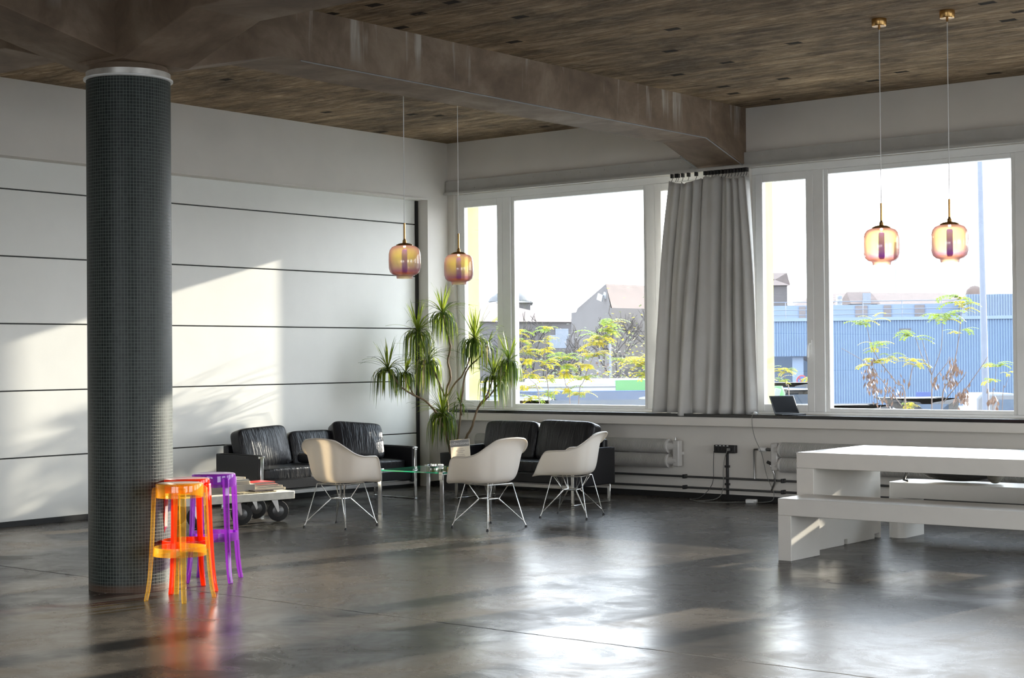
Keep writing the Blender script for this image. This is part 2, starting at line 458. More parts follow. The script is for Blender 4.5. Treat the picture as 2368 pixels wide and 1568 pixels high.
# yellow painted outer reveals and facade
mb = MB()
for a, b in WIN:
    mb.bx(a-.01, a+.035, .18, .43, SILLZ, HEADZ); mb.bx(b-.035, b+.01, .18, .43, SILLZ, HEADZ)
struct('trim_1', mb, m_yellow, 'yellow painted outer window reveals', smooth=0)
mb = MB().bx(-.4, 0, -20.2, 0, 3.47, CZ).bx(-.4, 0, -.37, 0, 0, 3.47).bx(-.4, 0, -20.2, -13.0, 0, 3.47)
struct('wall_left', mb, m_wall, 'white left wall above and beside the panel door', smooth=0)
REAR = [(7.0, 11.6), (12.2, 16.6)]; SIDE = [(-12.6, -8.2), (-6.6, -2.2)]
def pierced(name, spans, lo, hi, mk, label):
    mb = MB(); mk(mb, lo, hi, 0, .7); mk(mb, lo, hi, 3.6, CZ); e = [lo]+[q for a in spans for q in a]+[hi]
    for i in range(0, len(e), 2): mk(mb, e[i], e[i+1], .7, 3.6)
    struct(name, mb, m_wall, label, smooth=0)
pierced('wall_right', SIDE, -20.3, .4, lambda m, a, b, z0, z1: m.bx(17.0, 17.3, a, b, z0, z1), 'white right wall with wide openings out of frame')
pierced('wall_front', REAR, -.4, 17.1, lambda m, a, b, z0, z1: m.bx(a, b, -20.3, -20.0, z0, z1), 'white wall with wide openings behind the viewer')
k_ = len(WIN)
for (a, b) in REAR:
    k_ += 1; wn = thing('window_%d' % k_, ((a+b)/2, -20.1, .7), label='wide window behind the viewer', kind='structure')
    f = MB()
    for x in (a+.04, (a+b)/2, b-.04): f.bx(x-.04, x+.04, -20.15, -20.05, .7, 3.6)
    f.bx(a, b, -20.15, -20.05, .7, .78).bx(a, b, -20.15, -20.05, 3.52, 3.6); f.build('window_frame', m_frame, wn, world=True, smooth=0)
    MB().bx(a+.08, b-.08, -20.103, -20.097, .78, 3.52).build('glass_pane', m_glass, wn, world=True, smooth=0)
for (a, b) in SIDE:
    k_ += 1; wn = thing('window_%d' % k_, (17.1, (a+b)/2, .7), label='wide window in the right wall', kind='structure')
    f = MB()
    for y in (a+.04, (a+b)/2, b-.04): f.bx(17.05, 17.15, y-.04, y+.04, .7, 3.6)
    f.bx(17.05, 17.15, a, b, .7, .78).bx(17.05, 17.15, a, b, 3.52, 3.6); f.build('window_frame', m_frame, wn, world=True, smooth=0)
    MB().bx(17.097, 17.103, a+.08, b-.08, .78, 3.52).build('glass_pane', m_glass, wn, world=True, smooth=0)
# sectional door in a recess
door = thing('door_1', (-.17, -6.7, 0), label='wide white sectional door of horizontal panels in the left wall', kind='structure')
MB().bx(-.30, -.205, -13.0, -.375, 0, 3.47).build('door_backing', m_black, door, world=True, smooth=0)
seams = [.045, .64, 1.27, 1.904, 2.537, 3.168, 3.47]
for i in range(6):
    MB().bx(-.204, -.17, -12.9, -.41, seams[i]+.006, seams[i+1]-.006).build('door_panel', m_panel, door, world=True, smooth=0, bevel=.004)
MB().bx(-.204, -.150, -.416, -.374, 0, 3.455).build('side_seal', m_black, door, world=True, smooth=0)
MB().bx(-.202, -.172, -12.95, -.42, 0, .05).build('bottom_seal', m_black, door, world=True, smooth=0)
struct('trim_2', MB().bx(-.19, .012, -13.0, -.372, 3.455, 3.472), m_wall, 'lintel edge strip above the panel door', smooth=0)
# baseboard, sill, apron, head plate, curtain track
struct('baseboard_back', MB().bx(0, 17, -.015, 0, 0, .06), m_black, 'dark skirting under the windows', smooth=0)
struct('baseboard_left', MB().bx(0, .012, -.37, 0, 0, .06), m_black, 'dark skirting at the corner strip', smooth=0)
struct('trim_3', MB().bx(0.002, 17, -.265, .06, .895, .928), m_sill, 'black stone window sill along the window wall', bevel=.004)
struct('trim_4', MB().bx(0.002, 17, -.25, -.001, .80, .894), m_wall, 'white apron box below the black sill', smooth=0, bevel=.004)
mb = MB().bx(.01, 3.64, -.05, 0, 3.575, 3.70).bx(.01, 17, -.062, 0, 3.545, 3.574).bx(4.21, 17, -.05, 0, 3.575, 3.70)
for k in range(24):
    x = .35+k*.34
    if 3.5 < x < 4.3: continue
    mb.tube([(x, -.049, 3.66), (x, -.056, 3.66)], .009, 6); mb.tube([(x+.12, -.049, 3.60), (x+.12, -.056, 3.60)], .009, 6)
struct('trim_5', mb, m_wall_grey, 'grey bolted cover plate above the windows', smooth=30)

# windows
def casement(root, x0, x1, handle):
    y0, y1 = .035, .10
    gx0, gx1, gz0, gz1 = x0+.085, x1-.085, 1.03, 3.375
    f = MB().bx(x0, gx0, y0, y1, .955, 3.46).bx(gx1, x1, y0, y1, .955, 3.46).bx(gx0, gx1, y0, y1, .955, gz0).bx(gx0, gx1, y0, y1, gz1, 3.46)
    sash = f.build('casement_sash', m_frame, root, world=True, smooth=0, bevel=.006)
    sash_loc = root.location
    hx = x1-.04 if handle == 'r' else x0+.04
    h = MB().bx(hx-.014, hx+.014, y0-.012, y0, 1.55, 1.70)
    h.tube([(hx, y0-.01, 1.66), (hx, y0-.045, 1.66), (hx-.005, y0-.052, 1.63), (hx-.008, y0-.05, 1.52)], .011, 8)
    h.build('window_handle', m_frame, sash, world=True)
    MB().bx(gx0-.005, gx1+.005, .070, .076, gz0-.005, gz1+.005).build('glass_pane', m_glass, sash, world=True, smooth=0)
def window(n, x0, x1):
    wn = thing('window_%d' % n, ((x0+x1)/2, .08, SILLZ), label='wide white framed window with a fixed pane between casements, number %d from the corner' % n, kind='structure')
    a0, a1 = x0+.05, x0+.05+.68
    c1 = x1-.05; c0 = c1-.70
    fx0, fx1 = a1+.12, c0-.12
    y0, y1 = .05, .14
    f = MB().bx(x0, x1, y0, y1, SILLZ, .955).bx(x0, x1, y0, y1, 3.46, HEADZ)
    f.bx(x0, a0, y0, y1, .955, 3.46).bx(c1, x1, y0, y1, .955, 3.46).bx(a1, fx0, y0-.012, y1, .955, 3.46).bx(fx1, c0, y0-.012, y1, .955, 3.46)
    f.build('window_frame', m_frame, wn, world=True, smooth=0, bevel=.006)
    g0, g1 = fx0+.045, fx1-.045
    g = MB().bx(fx0, g0, y0+.008, y1, .955, 3.46).bx(g1, fx1, y0+.008, y1, .955, 3.46).bx(g0, g1, y0+.008, y1, .955, .995).bx(g0, g1, y0+.008, y1, 3.41, 3.46)
    fs = g.build('fixed_sash', m_frame, wn, world=True, smooth=0, bevel=.006)
    MB().bx(g0-.005, g1+.005, .085, .092, .99, 3.415).build('glass_pane', m_glass, fs, world=True, smooth=0)
    casement(wn, a0, a1, 'r'); casement(wn, c0, c1, 'l')
for i, (a, b) in enumerate(WIN): window(i+1, a, b)
# light portals so daylight through the openings samples cleanly (they emit nothing)
for i, (a, b) in enumerate(WIN):
    ld = bpy.data.lights.new('window_portal', 'AREA'); ld.shape = 'RECTANGLE'; ld.size = b-a; ld.size_y = HEADZ-SILLZ
    ld.cycles.is_portal = True
    lo = bpy.data.objects.new('window_portal', ld); COL.objects.link(lo)
    lo.location = ((a+b)/2, .42, (SILLZ+HEADZ)/2); lo.rotation_euler = (R(-90), 0, 0)
for wdt, loc, rot in [(b-a, ((a+b)/2, -20.25, 2.15), (R(90), 0, 0)) for a, b in REAR]+[(b-a, (17.25, (a+b)/2, 2.15), (R(90), 0, R(90))) for a, b in SIDE]:
    ld = bpy.data.lights.new('window_portal', 'AREA'); ld.shape = 'RECTANGLE'; ld.size = wdt; ld.size_y = 2.9; ld.cycles.is_portal = True
    lo = bpy.data.objects.new('window_portal', ld); COL.objects.link(lo); lo.location = loc; lo.rotation_euler = rot

# beams with haunches at the column and at the window wall
CX, CY = 4.08, -7.90
prof = [(0, CZ+.02), (0, 3.555), (-.75, 3.785), (-6.70, 3.785), (-7.72, 3.55), (-8.08, 3.55), (-9.15, 3.785), (-20, 3.785), (-20, CZ+.02)]
struct('beam_1', MB().prism(prof, 3.64, 4.21, 'x'), m_beam, 'long raw concrete ceiling beam from the column to the window wall', smooth=0, bevel=.008)
prof = [(-.0, CZ+.02), (-.0, 3.555), (.75, 3.785), (2.95, 3.785), (3.86, 3.552), (4.28, 3.552), (5.0, 3.785), (17, 3.785), (17, CZ+.02)]
struct('beam_2', MB().prism(prof, -8.20, -7.63, 'y'), m_beam, 'raw concrete cross beam over the column toward the panel door wall', smooth=0, bevel=.008)
struct('beam_3', MB().bx(12.1, 12.67, -20, 0, 3.785, CZ+.02), m_beam, 'second raw concrete ceiling beam out of frame', smooth=0)
mb = MB().tube([(4.205, -6.5, 3.778), (4.205, -.80, 3.778), (4.205, -.02, 3.545)], .005, 8)
mb.tube([(3.645, -.42, 3.672), (3.645, -.02, 3.545)], .005, 8)
struct('trim_6', mb, m_rail0, 'thin metal conduit along the beam edge')
# column
CX, CY = 4.00, -7.93
colr = thing('column', (CX, CY, 0), label='round column clad in dark green mosaic tiles', kind='structure')
mb = MB(); n = 96; rr = .283
for (z) in (0, 3.50):
    for j in range(n+1):
        a = 2*PI*j/n; mb.v.append((rr*math.cos(a), rr*math.sin(a), z))
for j in range(n): mb.f.append([j, j+1, n+1+j+1, n+1+j]); mb.m.append(0)
shaft = mb.build('column_shaft', m_mosaic, colr, smooth=180, fixn=False)
uv = shaft.data.uv_layers.new(name='UVMap')
for p in shaft.data.polygons:
    for li, vi in zip(p.loop_indices, p.vertices):
        j = vi % (n+1); uv.data[li].uv = (2*PI*rr*j/n, 0 if vi <= n else 3.50)
MB().lathe([(.272, 3.462), (.284, 3.462), (.284, 3.512), (.272, 3.512)], 64, close=True).build('steel_collar', m_collar, colr)
MB().lathe([(.282, 3.455), (.300, 3.458), (.300, 3.470), (.282, 3.474)], 64, close=True).build('collar_rim', m_whiteplastic, colr)
MB().lathe([(.272, 3.5), (.268, 3.54), (.25, 3.60)], 40).build('mortar_bed', m_beam, colr)

# ------------------------------------------------------------------ pendant lamps
def make_lamp():
    root = thing('pendant_lamp', (0,0,0))
    zc = CZ-2.245      # height of ceiling above shade bottom
    p = [(.064,.0),(.070,.0),(.072,.014),(.076,.026),(.105,.034),(.128,.055),(.139,.090),(.141,.150),(.139,.215),(.130,.250),(.112,.274),(.085,.286),(.045,.292)]
    sh = MB().lathe(p[1:], 40)
    sh.f = [f for f in sh.f if len(f) == 4]; sh.m = [0]*len(sh.f)
    sh.build('glass_shade', m_shade, root, smooth=180)
    MB().lathe([(.0,.045),(.018,.048),(.024,.065),(.024,.246),(.018,.255),(0,.257)], 20).build('inner_tube', m_tubep, root)
    MB().lathe([(.002,.272),(.075,.284),(.072,.296),(.05,.306),(.018,.312),(.016,.335),(.011,.338),(.0095,.348)], 28).build('brass_cap', m_brass, root)
    bl = bpy.data.lights.new('bulb', 'POINT'); bl.energy = .9; bl.color = (1.0,.86,.62); bl.shadow_soft_size = .012
    bo = bpy.data.objects.new('bulb', bl); COL.objects.link(bo); bo.parent = root; bo.location = (0, 0, .270)
    MB().tube([(0,0,.34),(0,0,.485)], .0095, 10).build('brass_stem', m_brass, root)
    MB().tube([(0,0,.48),(0,0,zc-.06)], .0035, 6).build('cord', m_cord, root)
    MB().lathe([(.0,zc-.085),(.008,zc-.085),(.010,zc-.06),(.054,zc-.058),(.058,zc-.052),(.058,zc)], 32).build('ceiling_canopy', m_brass, root)
    return root
lamps = [((3.402,-4.496), 'iridescent amber glass pendant hanging before the white panel door, beside the dark door edge'),
         ((2.965,-3.26), 'smaller looking iridescent amber glass pendant hanging just before the narrow corner window'),
         ((7.32,-3.256), 'iridescent amber glass pendant before the wide window, nearer to the grey curtain'),
         ((7.853,-3.191), 'iridescent amber glass pendant before the wide window, beside the tall street pole')]
l0 = make_lamp()
for i, ((x, y), lab) in enumerate(lamps):
    o = l0 if i == 0 else copy_tree(l0)
    dz = (0, 0, 0, .012)[i]
    o.location = (x, y, 2.245)
    tag(o, lab, 'pendant lamp', 'glass pendant lamps')

# ------------------------------------------------------------------ curtain
cr_ = thing('curtain', (3.82, -.12, .93), label='long grey curtain gathered between the two windows', cat='curtain')
nu, nv = 260, 40
P = []
# folds: piecewise along u, gathered toward the right at the top
for i in range(nu+1):
    u = i/nu; row = []
    for j in range(nv+1):
        v = j/nv    # 0 bottom, 1 top
        e = v**1.25
        xb = 3.095 + 1.285*u; xt = 3.345 + .945*(u**.93)
        x = xb*(1-e) + xt*e
        ph = 2*PI*(7.4*u + .42*math.sin(5.1*u+.6) + .20*math.sin(13.0*u+2)) + .9*math.sin(1.9*v+4*u)
        amp = (.066 + .030*math.sin(9.5*u+1.3+1.5*v))*(.50+.50*(1-v)) * (.5+.5*math.sin(PI*min(1, (u+.03)*6)/2))
        y = -.135 + amp*math.sin(ph) + .022*math.sin(2.3*ph+1.1+3*v)*(.4+.6*v)
        x += .026*math.cos(ph)*(1-.25*v) + .012*math.sin(5*v+11*u)*(1-v)*v*4
        sg = .022*abs(math.sin(PI*u*8.5))*v**8 + .02*math.sin(9*u)*v**6
        z = .932 + (3.455-.932)*v - sg
        fw_ = (math.exp(-((u-.335)/.05)**2)+math.exp(-((u-.565)/.055)**2))*(1-v)**2.5
        y -= .135*fw_; z -= .028*fw_*(1-v)**4
        if v < .04: y -= .010*math.sin(40*u)*(1-v/.04)
        y = min(y, -.012)
        row.append((x, y, z))
    P.append(row)
g = MB().grid(P); o = g.build('curtain_cloth', m_curtain, cr_, world=True, smooth=180, fixn=False)
md = o.modifiers.new('thick', 'SOLIDIFY'); md.thickness = .004
tx = [.0, .045, .07, .125, .20, .30, .42, .47, .51, .56, .60, .65, .70, .74, .78, .83, .87, .91, .95, .985]
for u in tx:
    x = 3.345+.945*(u**.93)
    mb = MB().bx(x-.012, x+.012, -.135, -.095, 3.485, 3.53)
    mb.tube([(x, -.115, 3.49), (x+.006, -.12, 3.47), (x, -.125, 3.452), (x-.005, -.12, 3.445)], .003, 6)
    mb.build('curtain_glider', m_blackplastic, cr_, world=True)
tr_ = MB().bx(.05, 12, -.135, -.095, 3.528, 3.552)
tag(tr_.build('curtain_track', m_wall_grey, smooth=0), 'slim grey curtain track mounted above the windows', 'curtain track')

# ------------------------------------------------------------------ radiators, pipes, sockets
def radiator(name, x0, x1, mx, side, label):
    r_ = thing(name, ((x0+x1)/2, -.11, .33), label=label, cat='radiator', group='finned tube radiators under the windows')
    for z in (.565, .405):
        pr = []
        k = int((x1-x0)/.0085)
        mb = MB(); step = .0135; q = int((x1-x0)/step)
        prof = []
        for i in range(q):
            xx = i*step
            prof += [(.048, xx), (.077, xx+.002), (.077, xx+.008), (.048, xx+.010)]
        mb.lathe(prof, 24)
        mb.v = [(x0+b[2], -.11+b[0], z+b[1]) for b in mb.v]
        mb.build('finned_tube', m_rad, r_, world=True, smooth=30)
        e = x1 if side > 0 else x0
        MB().tube([(e, -.11, z), (e+side*.02, -.11, z), (e+side*.021, -.11, z), (mx, -.11, z)], [.078, .078, .05, .045], 20).build('end_cap', m_rad, r_, world=True)
    MB().bx(mx-.04, mx+.04, -.15, -.07, .345, .63).build('manifold', m_rad, r_, world=True, bevel=.012)
    for bx_ in (mx, x0+.5, x1-.5): MB().bx(bx_-.015, bx_+.015, -.10, 0, .47, .50).build('wall_bracket', m_rad, r_, world=True)
    if side > 0: MB().tube([(mx-.02,-.11,.62),(mx-.02,-.11,.66)], .012, 8).build('air_valve', m_steel, r_, world=True)
    return r_
radiator('radiator', .55, 3.25, 3.375, 1, 'white finned double tube radiator behind the two seat leather sofa')
radiator('radiator', 4.67, 7.6, 4.585, -1, 'white finned double tube radiator behind the white table')
for (z, lab) in ((.235, 'upper of two dark heating pipes running along the window wall'), (.118, 'lower of two dark heating pipes running along the window wall')):
    p_ = thing('heating_pipe', (5, -.045, z), label=lab, cat='pipe', group='heating pipes along the skirting')
    MB().tube([(.4, -.045, z), (10.5, -.045, z)], .012, 10).build('pipe', m_darkmetal, p_, world=True)
    for x in (1.2, 3.42, 4.63, 6.2, 7.8):
        MB().bx(x-.012, x+.012, -.07, 0, z-.022, z+.022).build('pipe_clamp', m_blackplastic, p_, world=True, bevel=.004)
v_ = thing('radiator_valve_pipe', (4.36, -.07, .235), label='thin bent supply pipe with white thermostat left of the white table', cat='pipe')
MB().tube([(4.30,-.05,.245),(4.30,-.06,.53),(4.31,-.07,.555),(4.36,-.09,.56),(4.40,-.1,.56)], .011, 8).build('riser', m_steel, v_, world=True)
MB().tube([(4.39,-.1,.56),(4.47,-.1,.56)], .025, 12).build('thermostat_head', m_whiteplastic, v_, world=True)
MB().tube([(4.47,-.1,.56),(4.55,-.11,.56)], .016, 10).build('valve_body', m_darkmetal, v_, world=True)
v2_ = thing('radiator_return_pipe', (4.55, -.08, .118), label='short kinked return pipe with dark valve below the radiator manifold', cat='pipe')
MB().tube([(4.545,-.09,.40),(4.50,-.09,.42),(4.475,-.09,.43)], .018, 8).build('valve_body', m_darkmetal, v2_, world=True)
MB().tube([(4.50,-.09,.42),(4.54,-.09,.35),(4.555,-.08,.30),(4.55,-.07,.22),(4.50,-.05,.13)], .011, 8).build('return_tube', m_steel, v2_, world=True)

so_ = thing('power_outlet_block', (3.935, -.03, .50), label='black wall mounted power outlet block between the two radiators', cat='power outlet')
MB().bx(3.805, 4.065, -.06, 0, .505, .59).build('outlet_housing', m_blackplastic, so_, world=True, bevel=.006)
for i in range(3):
    MB().lathe([(.020,0),(.026,.002),(.026,.006),(.019,.006)], 16, close=True).build('socket', m_blackplastic, so_).location = (-.075+.075*i, -.03, .048)
for c in list(so_.children):
    if c.name.startswith('socket'): c.rotation_euler = (R(90), 0, 0)
for i in range(4): MB().bx(3.83+i*.045, 3.852+i*.045, -.0625, -.058, .578, .586).build('socket_label', m_whiteplastic, so_, world=True, smooth=0)
MB().bx(3.985, 4.01, -.10, -.055, .53, .56).build('plug', m_cable, so_, world=True, bevel=.006)
cd_ = thing('cable_duct', (3.945, -.02, 0), label='black vertical cable duct between outlet block and floor', cat='cable duct')
MB().bx(3.933, 3.957, -.028, 0, .06, .503).build('duct_tube', m_blackplastic, cd_, world=True, bevel=.003)
for z in (.17, .36): MB().bx(3.92, 3.97, -.032, 0, z-.012, z+.012).build('duct_clip', m_blackplastic, cd_, world=True)
def cable(pts, r, name, label, mat_=m_cable):
    # smooth the polyline
    P_ = [Vector(p) for p in pts]
    for _ in range(2):
        Q = [P_[0]]
        for a, b in zip(P_[:-1], P_[1:]): Q += [a*.75+b*.25, a*.25+b*.75]
        P_ = Q+[P_[-1]]
    return tag(MB().tube(P_, r, 6).build(name, mat_, smooth=180), label, 'cable')
cable([(3.80,-.05,.52),(3.79,-.05,.35),(3.795,-.05,.2),(3.74,-.06,.1),(3.66,-.12,.01),(3.58,-.2,.006)], .004, 'power_cable', 'thin dark cable leaving the left end of the outlet block', m_darkmetal)
cable([(3.995,-.10,.535),(3.96,-.10,.45),(3.935,-.09,.3),(3.945,-.09,.15),(3.93,-.15,.02),(3.80,-.32,.006),(3.70,-.30,.006),(3.66,-.24,.006)], .004, 'power_cable', 'grey cable plugged into the outlet block and trailing to the floor')
ad_ = at_z(1738,1164)
tag(MB().box((ad_[0], ad_[1], .022), (.12,.055,.042), (0,0,.25)).build('power_adapter', m_whiteplastic, bevel=.008), 'small white power adapter lying on the floor near the white table', 'power adapter')
cable([(4.40,-.25,.02),(4.46,-.26,.02),(4.52,-.2,.02),(4.56,-.12,.03),(4.545,-.075,.11),(4.50,-.08,.20),(4.44,-.06,.30),(4.41,-.06,.45),(4.425,-.135,.55),(4.40,-.2,.66),(4.40,-.26,.78),(4.40,-.275,.90),(4.41,-.26,.936),(4.44,-.2,.936)], .003, 'laptop_cable', 'thin cable running from the sill down to the white adapter')
cable([(4.28,-.21,.012),(4.1,-.30,.005),(3.95,-.37,.005),(3.80,-.40,.005),(3.66,-.26,.005),(3.60,-.22,.005)], .004, 'extension_cable', 'pale cable curling along the floor left of the white adapter', m_cable)

# ------------------------------------------------------------------ laptop on the sill
lpp = at_y(1818, 957, -.15)
lp = thing('laptop', (float(lpp[0])+.05, -.17, .928), R(60), 'open black laptop standing on the black window sill', 'laptop')
MB().bx(-.145, .145, -.09, .05, 0.0, .014).build('keyboard_base', m_blackplastic, lp, bevel=.005)
lean = R(32)
scr = MB().box((0, .05+math.sin(lean)*.105, .016+math.cos(lean)*.105), (.29, .008, .215), (-lean, 0, 0))
sc_o = scr.build('laptop_lid', m_blackplastic, lp, bevel=.003)
MB().box((0, .05+math.sin(lean)*.105-.005*math.cos(lean), .016+math.cos(lean)*.105+.005*math.sin(lean)-.0), (.265, .002, .185), (-lean, 0, 0)).build('screen', simple('dark_screen', (.004,.004,.005), .55, spec=.1), sc_o, smooth=0)
pl = thing('cable_plug', (4.40, -.20, .928), label='small white plug lying on the sill left of the laptop', cat='plug')
MB().lathe([(0,0),(.022,0),(.024,.01),(.02,.026),(0,.03)], 16).build('plug_body', m_whiteplastic, pl)
MB().tube([(.02,0,.01),(.1,-.015,.005),(.16,.02,.005),(.2,.03,.008)], .004, 6).build('plug_lead', m_whiteplastic, pl)

# ------------------------------------------------------------------ sofas
def cushion(mb, c, sz, rot=(0,0,0), n=5.0, bulge=.18, seg=18, m=0):
    bm = bmesh.new(); bmesh.ops.create_cube(bm, size=2.0)
    bmesh.ops.subdivide_edges(bm, edges=bm.edges[:], cuts=seg, use_grid_fill=True)
    rm = Euler(rot).to_matrix(); vs = []
    for v in bm.verts:
        a, b, d = v.co
        k = (abs(a)**n+abs(b)**n+abs(d)**n)**(1/n)
        a, b, d = a/k, b/k, d/k
        f = 1+bulge*(1-min(1, abs(a))**2)*(1-min(1, abs(b))**2)
        p = Vector((a*sz[0]/2, b*sz[1]/2, d*sz[2]/2*f))
        vs.append(rm @ p + Vector(c))
    fs = [[q.index for q in f.verts] for f in bm.faces]
    bm.free(); mb.add(vs, fs, m); return mb
def sofa(loc, rz, Wd, Dp, label, backs, seats):
    s = thing('leather_sofa', loc, rz, label, 'sofa', None)
    hw, hd = Wd/2, Dp/2
    MB().bx(-hw+.075, hw-.075, -hd+.03, hd-.02, .215, .325).build('seat_frame', m_leather2, s, bevel=.012)
    MB().bx(-hw+.02, hw-.02, -hd+.05, -hd+.08, .165, .205).bx(-hw+.02, hw-.02, hd-.08, hd-.05, .165, .205).build('chrome_rail', m_steel, s, bevel=.004)
    MB().bx(-hw+.075, hw-.075, hd-.10, hd-.02, .30, .665).build('back_panel', m_leather2, s, bevel=.018)
    for sg in (-1, 1):
        x0, x1 = sorted((sg*hw, sg*(hw-.072)))
        a = MB().bx(x0, x1, -hd+.012, hd, .19, .578).build('armrest', m_leather2, s, bevel=.012)
        MB().bx(x0-.001, x1+.001, -hd+.06, hd-.06, .5785, .5815).build('arm_piping', m_leather2, a, bevel=.001)
        xc = (x0+x1)/2
        lg = MB().bx(xc-.020, xc+.020, -hd-.003, -hd+.011, .012, .55)
        lg.bx(xc-.020, xc+.020, -hd-.003, hd-.06, 0, .012).bx(xc-.020, xc+.020, hd-.072, hd-.06, .012, .20)
        lg.bx(xc-.034, xc+.034, -hd-.002, -hd+.02, .545, .570)
        lg.build('sled_leg', m_chrome, s, bevel=.004)
    inner = Wd-.15; sw = inner/seats
    for i in range(seats):
        cushion(MB(), (-inner/2+sw*(i+.5), -.03, .375), (sw-.006, Dp-.16, .135), n=9, bulge=.10, seg=20).build('seat_cushion', m_leather, s, smooth=180)
    for (cx, cy, cz, w_, h_, t_, rx, ry, rz_) in backs:
        m_ = MB(); cushion(m_, (0,0,0), (w_, h_, t_), (0,0,0), n=8, bulge=.38)
        o = m_.build('back_cushion', m_leather, s, smooth=180)
        o.location = (cx, cy, cz); o.rotation_euler = (R(90)-rx, ry, rz_)
    return s
f1 = Vector((.93, -2.795, 0)); nrm1 = Vector((.9956, -.094, 0)); D1 = .74
# local -Y is the front; local +X points toward the window wall end
sofa(f1-nrm1*(D1/2), R(84.6), 2.16, D1, 'three seat black leather sofa standing along the white panel door',
     [(-.66, .15, .62, .68, .44, .17, R(14), R(-2), R(6)), (.02, .19, .575, .60, .40, .15, R(14), 0, 0), (.56, .06, .635, .60, .42, .17, R(24), R(5), R(-16))], 1)
sofa((2.185, -1.135, 0), 0, 1.66, .72, 'two seat black leather sofa standing under the window',
     [(-.375, .13, .62, .74, .44, .18, R(14), 0, 0), (.375, .13, .63, .74, .45, .18, R(14), R(1), 0)], 1)
# pouch with wire loop on the long sofa
pw = at_z(690, 1076, .455)
hb = thing('handbag', (.62, -3.02, .455), R(20), 'small black pouch with a thin pale loop lying on the long sofa', 'bag')
cushion(MB(), (0,0,.05), (.18,.10,.10), n=3.5, bulge=.1, seg=8).build('pouch', m_leather2, hb, smooth=180)
MB().tube([(-.16,-.06,.006),(-.10,-.06,.05),(-.04,-.055,.12),(.03,-.05,.155),(.08,-.05,.14),(.10,-.055,.08),(.09,-.06,.02)], .0045, 6).build('loop', m_steel, hb, smooth=180)

# ------------------------------------------------------------------ shell armchairs on wire bases
def cat(ps, k):
    out = []
    n = len(ps)
    for i in range(n-1):
        p0, p1, p2, p3 = ps[max(0,i-1)], ps[i], ps[i+1], ps[min(n-1,i+2)]
        for j in range(k):
            t = j/k
            out.append(tuple(.5*((2*b)+(-a+c)*t+(2*a-5*b+4*c-d)*t*t+(-a+3*b-3*c+d)*t**3) for a, b, c, d in zip(p0,p1,p2,p3)))
    out.append(ps[-1]); return out
def make_chair():
    c = thing('shell_armchair', (0,0,0))
    half = [(0,.335,.400),(.13,.330,.401),(.205,.308,.408),(.248,.268,.448),(.274,.212,.555),(.294,.15,.640),(.303,.05,.655),(.299,-.06,.660),(.277,-.155,.690),(.236,-.240,.752),(.170,-.292,.806),(.08,-.310,.822),(0,-.314,.825)]
    rim = cat(half, 5)
    rim = rim + [(-x, y, z) for x, y, z in rim[-2:0:-1]]
    pa = [(0,0),(.22,.002),(.42,.012),(.58,.03),(.72,.085),(.82,.20),(.89,.40),(.935,.62),(.97,.83),(1,1)]
    pb = [(0,0),(.22,.002),(.40,.012),(.54,.035),(.65,.10),(.715,.25),(.76,.46),(.805,.68),(.87,.88),(1,1)]
    pa = cat(pa, 3); pb = cat(pb, 3); P = []
    for (x, y, z) in rim:
        row = []; ln = math.hypot(x, y)
        wb = min(1, max(0, (z-.655)/.13)); wb = wb*wb*(3-2*wb)
        for (ga, ha), (gb, hb2) in zip(pa, pb):
            g_ = ga*(1-wb)+gb*wb; h_ = ha*(1-wb)+hb2*wb; zc = .408
            row.append((x*g_, y*g_, zc+(z-zc)*h_))
        ux, uy = (x/ln, y/ln)
        row.append((x+ux*.012, y+uy*.012, z+.001)); row.append((x+ux*.020, y+uy*.020, z-.008))
        P.append(row)
    sh = MB().grid(P, wrap=True).build('seat_shell', m_shell, c, smooth=180, fixn=True)
    bm = bmesh.new(); bm.from_mesh(sh.data); bmesh.ops.remove_doubles(bm, verts=bm.verts[:], dist=1e-4); bmesh.ops.recalc_face_normals(bm, faces=bm.faces[:]); bm.to_mesh(sh.data); bm.free()
    sh.data.polygons.foreach_set('use_smooth', [True]*len(sh.data.polygons))
    md = sh.modifiers.new('thick', 'SOLIDIFY'); md.thickness = .006; md.offset = 0
    q = .062
    ring = MB().tube([(q,q,.262),(-q,q,.262),(-q,-q,.262),(q,-q,.262),(q,q,.262)], .0045, 8)
    ring.tube([(q,q,.262),(-q,-q,.262)], .003, 6)
    ring.build('cross_brace', m_wire, c)
    top = MB()
    for sx_ in (-1, 1): top.tube([(sx_*.155,.15,.398),(sx_*.155,-.15,.398)], .0055, 8)
    for sy_2 in (-1, 1): top.tube([(-.155,sy_2*.15,.398),(.155,sy_2*.15,.398)], .0055, 8)
    top.build('mount_frame', m_wire, c)
    for sx_ in (-1, 1):
        for sy_2 in (-1, 1):
            F = (sx_*.238, sy_2*.238, .016); T = (sx_*.155, sy_2*.15, .40); K = (sx_*q, sy_2*q, .262)
            F2 = (sx_*.225, sy_2*.225, .055)
            lg = MB().tube([(sx_*.14, sy_2*.135, .403), T, F2, F], .0050, 8)
            lg.tube([F2, (sx_*(q+.004), sy_2*q, .256), (sx_*.150, sy_2*.112, .398)], .0042, 8)
            lg.tube([F2, (sx_*q, sy_2*(q+.004), .262), (sx_*.118, sy_2*.148, .398)], .0042, 8)
            lo = lg.build('wire_leg', m_wire, c, smooth=60)
            MB().lathe([(.013,0),(.013,.006),(.007,.02),(.0,.021)], 12, c=(F[0], F[1], 0)).build('foot_glide', m_blackplastic, lo)
    return c
c0 = make_chair()
